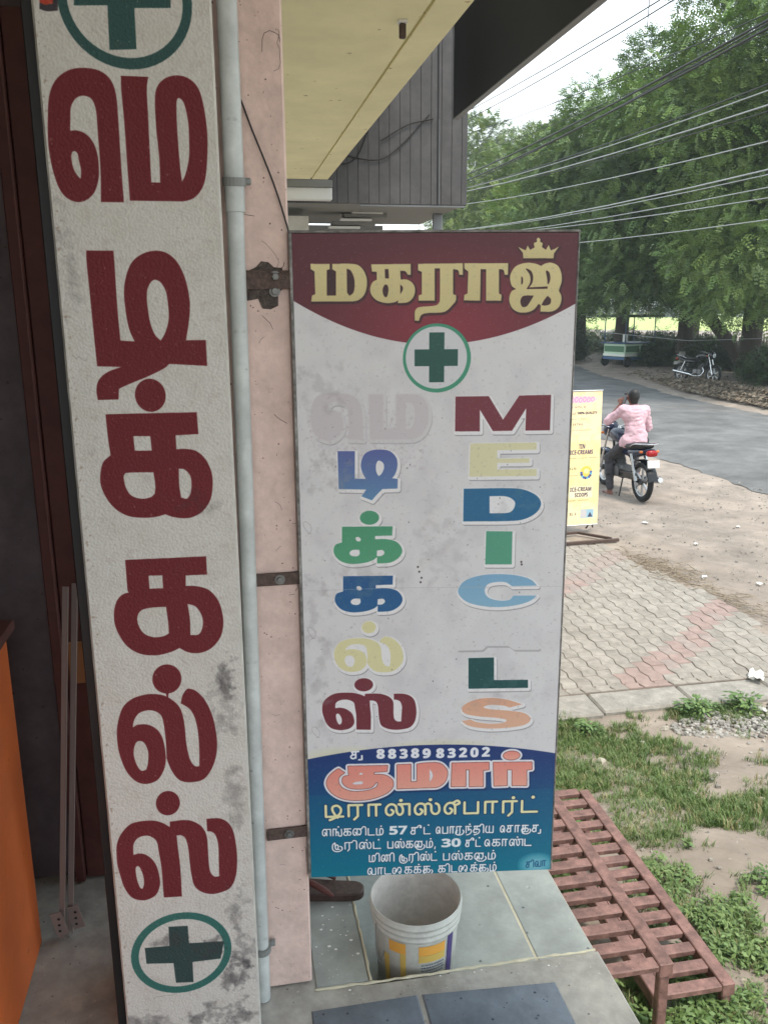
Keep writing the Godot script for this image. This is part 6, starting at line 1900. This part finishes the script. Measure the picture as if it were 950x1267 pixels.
# ---------------------------------------------------------------- skin of a figure from bones: tapered capsules joined smoothly, meshed as surface nets
func bones_mesh(bones: Array, cell: float, k: float, m: Material, fold := 0.0) -> ArrayMesh:
	var lo := Vector3(1e9, 1e9, 1e9)
	var hi := -lo
	for b in bones:
		var rr := maxf(b[2], b[3]) + cell * 3
		lo = lo.min(b[0] - Vector3.ONE * rr).min(b[1] - Vector3.ONE * rr)
		hi = hi.max(b[0] + Vector3.ONE * rr).max(b[1] + Vector3.ONE * rr)
	var nx := int((hi.x - lo.x) / cell) + 2
	var ny := int((hi.y - lo.y) / cell) + 2
	var nz := int((hi.z - lo.z) / cell) + 2
	var f := PackedFloat32Array()
	f.resize(nx * ny * nz)
	f.fill(1.0)
	for b in bones:
		var a: Vector3 = b[0]
		var ab: Vector3 = b[1] - b[0]
		var l2 := maxf(ab.length_squared(), 1e-9)
		var ra: float = b[2]
		var dr: float = b[3] - b[2]
		var rr := maxf(b[2], b[3]) + cell * 2.5 + k
		var p0: Vector3 = (b[0].min(b[1]) - Vector3.ONE * rr - lo) / cell
		var p1: Vector3 = (b[0].max(b[1]) + Vector3.ONE * rr - lo) / cell
		for z in range(maxi(int(p0.z), 0), mini(int(p1.z) + 1, nz)):
			for y in range(maxi(int(p0.y), 0), mini(int(p1.y) + 1, ny)):
				var i := (z * ny + y) * nx
				for x in range(maxi(int(p0.x), 0), mini(int(p1.x) + 1, nx)):
					var p := lo + Vector3(x, y, z) * cell - a
					var t := clampf(p.dot(ab) / l2, 0.0, 1.0)
					var d := (p - ab * t).length() - ra - dr * t
					var o := f[i + x]
					if o > 0.9: f[i + x] = d
					else:
						var h := maxf(k - absf(o - d), 0.0) / k
						f[i + x] = minf(o, d) - h * h * k * 0.25
	if fold > 0.0:   # creases of cloth
		var cn := FastNoiseLite.new()
		cn.seed = 3
		cn.frequency = 7.0
		cn.noise_type = FastNoiseLite.TYPE_SIMPLEX_SMOOTH
		cn.fractal_type = FastNoiseLite.FRACTAL_RIDGED
		cn.fractal_octaves = 2
		for z in nz:
			for y in ny:
				for x in nx:
					var i := (z * ny + y) * nx + x
					if absf(f[i]) < 0.06: f[i] += cn.get_noise_3d((x + y * 0.5) * cell * 0.6, y * cell * 1.5 - x * cell * 0.5, z * cell) * fold
	var st := ns(); st.set_smooth_group(0)
	var verts := {}
	var V := func(x: int, y: int, z: int) -> Vector3:
		var key := (z * ny + y) * nx + x
		if verts.has(key): return verts[key]
		var s := Vector3.ZERO
		var n := 0
		for e in [[0,0,0,1,0,0],[0,1,0,1,1,0],[0,0,1,1,0,1],[0,1,1,1,1,1],[0,0,0,0,1,0],[1,0,0,1,1,0],[0,0,1,0,1,1],[1,0,1,1,1,1],[0,0,0,0,0,1],[1,0,0,1,0,1],[0,1,0,0,1,1],[1,1,0,1,1,1]]:
			var d0 := f[((z + e[2]) * ny + y + e[1]) * nx + x + e[0]]
			var d1 := f[((z + e[5]) * ny + y + e[4]) * nx + x + e[3]]
			if (d0 < 0.0) != (d1 < 0.0):
				s += Vector3(e[0], e[1], e[2]).lerp(Vector3(e[3], e[4], e[5]), d0 / (d0 - d1))
				n += 1
		var v := lo + (Vector3(x, y, z) + s / maxf(n, 1)) * cell
		verts[key] = v
		return v
	for z in range(1, nz - 1):
		for y in range(1, ny - 1):
			for x in range(1, nx - 1):
				var i := (z * ny + y) * nx + x
				var ins := f[i] < 0.0
				if ins != (f[i + 1] < 0.0):
					var q := [V.call(x, y - 1, z - 1), V.call(x, y, z - 1), V.call(x, y, z), V.call(x, y - 1, z)]
					if ins: quad(st, q[3], q[2], q[1], q[0])
					else: quad(st, q[0], q[1], q[2], q[3])
				if ins != (f[i + nx] < 0.0):
					var q := [V.call(x - 1, y, z - 1), V.call(x - 1, y, z), V.call(x, y, z), V.call(x, y, z - 1)]
					if ins: quad(st, q[3], q[2], q[1], q[0])
					else: quad(st, q[0], q[1], q[2], q[3])
				if ins != (f[i + nx * ny] < 0.0):
					var q := [V.call(x - 1, y - 1, z), V.call(x, y - 1, z), V.call(x, y, z), V.call(x - 1, y, z)]
					if ins: quad(st, q[3], q[2], q[1], q[0])
					else: quad(st, q[0], q[1], q[2], q[3])
	return commit(st, m)

func build_rider(at: Vector3, size: float) -> void:
	# rider faces -z like the bike; ground at y = 0
	var p := thing("person", "person in pink shirt and dark trousers sitting on motorcycle, hand raised to ear", "person", at)
	p.scale = Vector3.ONE * size
	var J := func(x: float, y: float, z: float) -> Vector3: return Vector3(x, y, z)
	var hipc := Vector3(0.0, 0.90, 0.20)
	var hl := Vector3(-0.10, 0.885, 0.19)
	var hr := Vector3(0.10, 0.885, 0.19)
	var kl := Vector3(-0.23, 0.58, -0.20)
	var kr := Vector3(0.20, 0.62, -0.24)
	var al := Vector3(-0.27, 0.10, -0.02)
	var ar := Vector3(0.19, 0.36, -0.06)
	var tl := Vector3(-0.30, 0.035, -0.19)
	var tr := Vector3(0.20, 0.30, -0.22)
	var waist := Vector3(0.0, 1.06, 0.17)
	var chest := Vector3(-0.01, 1.28, 0.12)
	var neck := Vector3(-0.01, 1.44, 0.085)
	var head := Vector3(-0.015, 1.555, 0.055)
	var sl := Vector3(-0.185, 1.37, 0.10)
	var sr_ := Vector3(0.175, 1.36, 0.10)
	var el := Vector3(-0.33, 1.18, -0.08)
	var wl := Vector3(-0.155, 1.42, -0.08)
	var er := Vector3(0.27, 1.08, 0.06)
	var wr := Vector3(0.17, 0.93, -0.13)
	var body := [
		[hipc, waist, 0.125, 0.12], [waist, chest, 0.12, 0.13], [chest + Vector3(-0.06, 0.02, 0), chest + Vector3(0.06, 0.02, 0), 0.115, 0.115], [sl, sr_, 0.062, 0.062], [chest, neck, 0.09, 0.055], [neck, head, 0.055, 0.06],
		[hl, kl, 0.085, 0.058], [hr, kr, 0.085, 0.058], [kl, al, 0.056, 0.036], [kr, ar, 0.056, 0.036], [hl, hr, 0.105, 0.105],
		[al, al + Vector3(0, -0.06, 0.04), 0.036, 0.032], [al + Vector3(0, -0.06, 0.03), tl, 0.034, 0.026], [ar, ar + Vector3(0, -0.05, 0.04), 0.036, 0.032], [ar + Vector3(0, -0.06, 0.02), tr, 0.034, 0.026],
		[sl, el, 0.056, 0.043], [el, wl, 0.042, 0.028], [sr_, er, 0.056, 0.043], [er, wr, 0.042, 0.028],
		[head + Vector3(0, 0.015, 0.02), head + Vector3(0, 0.03, -0.015), 0.086, 0.082], [head + Vector3(0, -0.05, -0.03), head + Vector3(0, -0.07, -0.05), 0.055, 0.04],
		[head + Vector3(0, -0.005, -0.095), head + Vector3(0, -0.02, -0.105), 0.014, 0.017],
		[head + Vector3(-0.088, 0.0, 0.005), head + Vector3(-0.09, -0.025, 0.0), 0.018, 0.013], [head + Vector3(0.088, 0.0, 0.005), head + Vector3(0.09, -0.025, 0.0), 0.018, 0.013],
	]
	put("body", bones_mesh(body, 0.016, 0.03, M["skin"]), p)
	# hands: palm, four fingers, thumb, each its own chain
	for hd in [[wl, Vector3(0.35, 0.9, 0.15).normalized(), Vector3(0.6, -0.1, 0.8).normalized(), 1.0], [wr, Vector3(-0.3, -0.45, -0.8).normalized(), Vector3(0.9, 0.0, -0.35).normalized(), -1.0]]:
		var w: Vector3 = hd[0]
		var d: Vector3 = hd[1]
		var s: Vector3 = (hd[2] - d * hd[2].dot(d)).normalized()
		var n: Vector3 = d.cross(s) * hd[3]
		var hb := [[w - d * 0.02, w + d * 0.03, 0.027, 0.026], [w + d * 0.03 - s * 0.016, w + d * 0.085 - s * 0.026, 0.018, 0.014], [w + d * 0.03 + s * 0.016, w + d * 0.085 + s * 0.026, 0.018, 0.014], [w + d * 0.03, w + d * 0.088, 0.018, 0.014]]
		for i in 4:
			var o := s * (-0.030 + i * 0.020)
			var l: float = [0.055, 0.07, 0.074, 0.062][i]
			var a := w + d * 0.088 + o
			var b := a + (d * 0.85 + n * 0.45).normalized() * l * 0.5
			hb.append([a, b, 0.010, 0.009])
			hb.append([b, b + (d * 0.4 + n * 0.9).normalized() * l * 0.5, 0.009, 0.0075])
		var t0 := w + d * 0.03 - s * 0.03
		hb.append([t0, t0 + (d * 0.6 - s * 0.7).normalized() * 0.04, 0.013, 0.011])
		hb.append([t0 + (d * 0.6 - s * 0.7).normalized() * 0.04, t0 + (d * 0.6 - s * 0.7).normalized() * 0.04 + (d * 0.8 + n * 0.5).normalized() * 0.03, 0.011, 0.009])
		put("hand", bones_mesh(hb, 0.0055, 0.006, M["skin"]), p)
	var shirt := [
		[hipc + Vector3(0, -0.01, 0.02), waist, 0.165, 0.15], [waist, chest, 0.15, 0.152], [chest + Vector3(-0.08, 0.02, 0), chest + Vector3(0.08, 0.02, 0), 0.13, 0.13], [sl, sr_, 0.074, 0.074], [chest, neck + Vector3(0, -0.03, 0.01), 0.10, 0.062],
		[sl, el, 0.074, 0.066], [el, el.lerp(wl, 0.32), 0.064, 0.056], [sr_, er, 0.074, 0.064], [er, er.lerp(wr, 0.35), 0.062, 0.054],
		[waist + Vector3(-0.07, -0.03, 0.07), waist + Vector3(0.09, -0.06, 0.08), 0.07, 0.07], [waist + Vector3(-0.10, 0.03, 0.06), chest + Vector3(0.10, -0.06, 0.07), 0.06, 0.055], [hl + Vector3(-0.02, 0.02, 0.03), hl + Vector3(-0.03, -0.02, -0.06), 0.12, 0.105],
	]
	put("shirt", bones_mesh(shirt, 0.013, 0.035, M["pink shirt"], 0.014), p)
	var legs := [[hl, hr, 0.122, 0.122], [hl, kl, 0.108, 0.078], [hr, kr, 0.108, 0.078], [kl, al + Vector3(0, 0.05, 0.0), 0.076, 0.062], [kr, ar + Vector3(0, 0.04, 0.0), 0.076, 0.062], [kl + Vector3(0.0, -0.16, 0.08), kl + Vector3(0.0, -0.24, 0.10), 0.075, 0.07]]
	put("trousers", bones_mesh(legs, 0.015, 0.03, M["charcoal trousers"], 0.012), p)
	var hair := [[head + Vector3(0, 0.045, 0.03), head + Vector3(0, 0.055, -0.02), 0.092, 0.082], [head + Vector3(0, -0.01, 0.05), head + Vector3(0, -0.06, 0.06), 0.078, 0.058]]
	put("cap", bones_mesh(hair + [[head + Vector3(-0.03, 0.05, -0.07), head + Vector3(-0.075, 0.035, -0.125), 0.03, 0.012], [head + Vector3(0.02, 0.05, -0.08), head + Vector3(-0.05, 0.035, -0.135), 0.03, 0.012]], 0.010, 0.02, M["hair black"]), p)
	for q in [[al, tl], [ar, tr]]:
		var st := ns()
		var d2: Vector3 = (q[1] - q[0])
		d2.y = 0
		d2 = d2.normalized()
		var c: Vector3 = q[1] - d2 * 0.085 - Vector3(0, 0.030, 0)
		loft(st, [[c - d2 * 0.135, 0.02, 0.006, 3], [c - d2 * 0.11, 0.034, 0.010, 3], [c, 0.036, 0.010, 3], [c + d2 * 0.09, 0.046, 0.010, 3], [c + d2 * 0.135, 0.03, 0.008, 3]], 12, Basis(Vector3.UP.cross(d2).normalized(), Vector3.UP, d2))
		tube(st, [c + d2 * 0.07, c + d2 * 0.03 + Vector3(0.035, 0.045, 0), c - d2 * 0.02 + Vector3(0.045, 0.01, 0)], 0.006, 6)
		tube(st, [c + d2 * 0.07, c + d2 * 0.03 + Vector3(-0.035, 0.045, 0), c - d2 * 0.02 + Vector3(-0.045, 0.01, 0)], 0.006, 6)
		obj("sandal", st, M["tyre rubber"], p)
	var ph := ns()
	box(ph, Vector3.ZERO, Vector3(0.012, 0.145, 0.07), 0.004)
	var po := obj("phone", ph, M["phone"])
	po.transform = Transform3D(Basis(Vector3.BACK, -0.12) * Basis(Vector3.RIGHT, 0.35), at + (head + Vector3(-0.118, -0.055, -0.025)) * size)
	tag(po, "dark mobile phone held against ear by person on motorcycle", "phone")

func build_things() -> void:
	# near motorcycle with its rider
	var k := 0.915
	make_motorcycle("black motorcycle with red tail lamp that person in pink shirt sits on", Vector3(5.53, -1.0, -11.15), 0.0, "bike blue", "seat vinyl", k)
	build_rider(Vector3(5.60, -1.045, -11.15), k)
	# parked one across the road, heading this way
	make_motorcycle("black motorcycle with pale spoked wheels parked under trees across road", Vector3(15.66, -0.93, -26.6), PI + 0.36, "bike black", "seat vinyl", 1.0, 0.07)

	# banner stand
	var bn := thing("banner_stand", "yellow ice cream banner stand on steel feet standing on paving", "banner stand", Vector3(3.90, -0.965, -9.05), 0.05)
	var st := ns()
	quad_uv(st, Vector3(-0.28, 1.64, -0.10), Vector3(0.345, 1.64, -0.10), Vector3(0.30, 0.10, 0.02), Vector3(-0.325, 0.10, 0.02))
	obj("printed_sheet", st, M["banner print"], bn)
	st = ns()
	quad(st, Vector3(-0.28, 1.64, -0.102), Vector3(-0.325, 0.10, 0.018), Vector3(0.30, 0.10, 0.018), Vector3(0.345, 1.64, -0.102))
	obj("back_sheet", st, M["plate white"], bn)
	st = ns()
	tube(st, [Vector3(-0.285, 1.645, -0.101), Vector3(0.35, 1.645, -0.101)], 0.008, 8)
	tube(st, [Vector3(-0.33, 0.095, 0.019), Vector3(0.305, 0.095, 0.019)], 0.008, 8)
	obj("batten", st, M["alloy rim"], bn)
	st = ns()
	for s in [-0.30, 0.16]:
		tube(st, [Vector3(s + 0.10, 0.14, -0.03), Vector3(s + 0.16, 0.02, -0.13)], 0.010, 6)
		tube(st, [Vector3(s + 0.10, 0.14, -0.03), Vector3(s + 0.06, 0.02, -0.10)], 0.010, 6)
		tube(st, [Vector3(s + 0.10, 0.10, -0.03), Vector3(s + 0.10, 1.5, -0.11)], 0.008, 6)
	obj("back_leg", st, M["rusty steel"], bn)
	st = ns()
	bar(st, Vector3(-0.30, 0.03, 0.10), Vector3(0.02, 0.03, 0.10), 0.03, 0.03, 0.004)
	bar(st, Vector3(0.02, 0.03, 0.10), Vector3(0.28, 0.025, 0.42), 0.03, 0.03, 0.004)
	bar(st, Vector3(-0.30, 0.02, 0.47), Vector3(0.34, 0.02, 0.47), 0.035, 0.035, 0.004)
	obj("foot_frame", st, M["rusty steel"], bn)

	# food cart under the trees
	var ct := thing("food_cart", "mint green food cart with flat roof on posts parked under trees", "cart", Vector3(16.75, -0.86, -33.9), 0.35)
	st = ns(); boxmm(st, Vector3(-0.85, 0.42, -0.6), Vector3(0.85, 0.95, 0.6), 0.02)
	var cb := obj("body", st, M["cart mint"], ct)
	for q in [[Vector3(-0.80, 0.62, 0.601), Vector3(-0.05, 0.86, 0.61)], [Vector3(0.05, 0.62, 0.601), Vector3(0.80, 0.86, 0.61)]]:
		st = ns(); boxmm(st, q[0], q[1], 0.004); obj("side_panel", st, M["cart green"], cb)
	for q in [[Vector3(-0.861, 0.62, -0.55), Vector3(-0.851, 0.86, 0.55)], [Vector3(0.851, 0.62, -0.55), Vector3(0.861, 0.86, 0.55)]]:
		st = ns(); boxmm(st, q[0], q[1], 0.004); obj("side_panel", st, M["cart green"], cb)
	st = ns(); boxmm(st, Vector3(-0.87, 0.44, -0.62), Vector3(0.87, 0.54, 0.62), 0.01)
	obj("skirt", st, M["cart white"], ct)
	st = ns(); boxmm(st, Vector3(-0.95, 0.955, -0.7), Vector3(0.95, 1.0, 0.7), 0.01)
	obj("counter_top", st, M["cart blue"], ct)
	st = ns(); boxmm(st, Vector3(-0.88, 0.30, -0.62), Vector3(0.88, 0.415, 0.62), 0.01)
	obj("chassis", st, M["cart blue"], ct)
	for sx in [-0.84, 0.84]:
		for sz in [-0.58, 0.58]:
			st = ns(); tube(st, [Vector3(sx, 1.0, sz), Vector3(sx, 2.02, sz)], 0.022, 6)
			obj("post", st, M["cart blue"], ct)
			var w := part("wheel", ct, Transform3D(Basis(), Vector3(sx * 0.85, 0.22, sz * 1.08)))
			st = ns(); torus(st, 0.17, 0.05, 20, 8, Transform3D(Basis(Vector3.UP, PI / 2)))
			obj("tyre", st, M["tyre rubber"], w)
			st = ns(); tube(st, [Vector3(0, 0, -0.03), Vector3(0, 0, 0.03)], 0.13, 14)
			obj("rim", st, M["dark alloy"], w)
	st = ns(); boxmm(st, Vector3(-1.1, 2.025, -0.85), Vector3(1.1, 2.12, 0.85), 0.01)
	obj("roof", st, M["cart roof"], ct)
	st = ns(); box(st, Vector3(-0.35, 1.17, 0.1), Vector3(0.18, 0.34, 0.18), 0.03)
	tag(obj("canister", st, M["cart white"]), "small pale canister standing on food cart counter", "canister")
	get_node("canister").transform = ct.transform
	# orange cloth hanging on a line by the hedge
	var oc := thing("hanging_cloth", "orange cloth hanging between posts beside food cart hedge", "cloth", Vector3(15.9, -0.86, -41.5))
	st = ns(); st.set_smooth_group(0)
	for i in 8:
		var P := func(a: int, y: float) -> Vector3: return Vector3(-0.35 + a * 0.09, y, 0.05 * sin(a * 1.7))
		quad(st, P.call(i, 0.95), P.call(i, 2.0), P.call(i + 1, 2.0), P.call(i + 1, 0.95))
	obj("cloth", st, M["orange cloth"], oc)
	for s in [-0.5, 0.5]:
		st = ns(); tube(st, [Vector3(s, 0, 0), Vector3(s, 2.1, 0)], 0.03, 6)
		obj("post", st, M["bark"], oc)
	st = ns(); tube(st, [Vector3(-0.5, 2.02, 0), Vector3(0.5, 2.02, 0)], 0.01, 5)
	obj("line", st, M["wire black"], oc)
	# old stump posts on the verge
	for q in [[17.3, -30.6, 0.75, "short grey stump post on verge beside food cart"], [19.3, -27.2, 1.1, "tall dark stump post behind parked motorcycle"]]:
		st = ns(); tube(st, [Vector3(0, -0.1, 0), Vector3(0.03, q[2], 0.02)], [0.15, 0.12], 9)
		var o := obj("stump_post", st, M["old fence"] if q[2] < 1.0 else M["bark"])
		o.position = Vector3(q[0], -0.86, q[1])
		tag(o, q[3], "post")
func _ready() -> void:
	build_view()
	make_materials()
	land_materials()
	thing_materials()
	build_land()
	build_front()
	build_trees()
	build_things()
	build_ground_cover()
	build_wires()
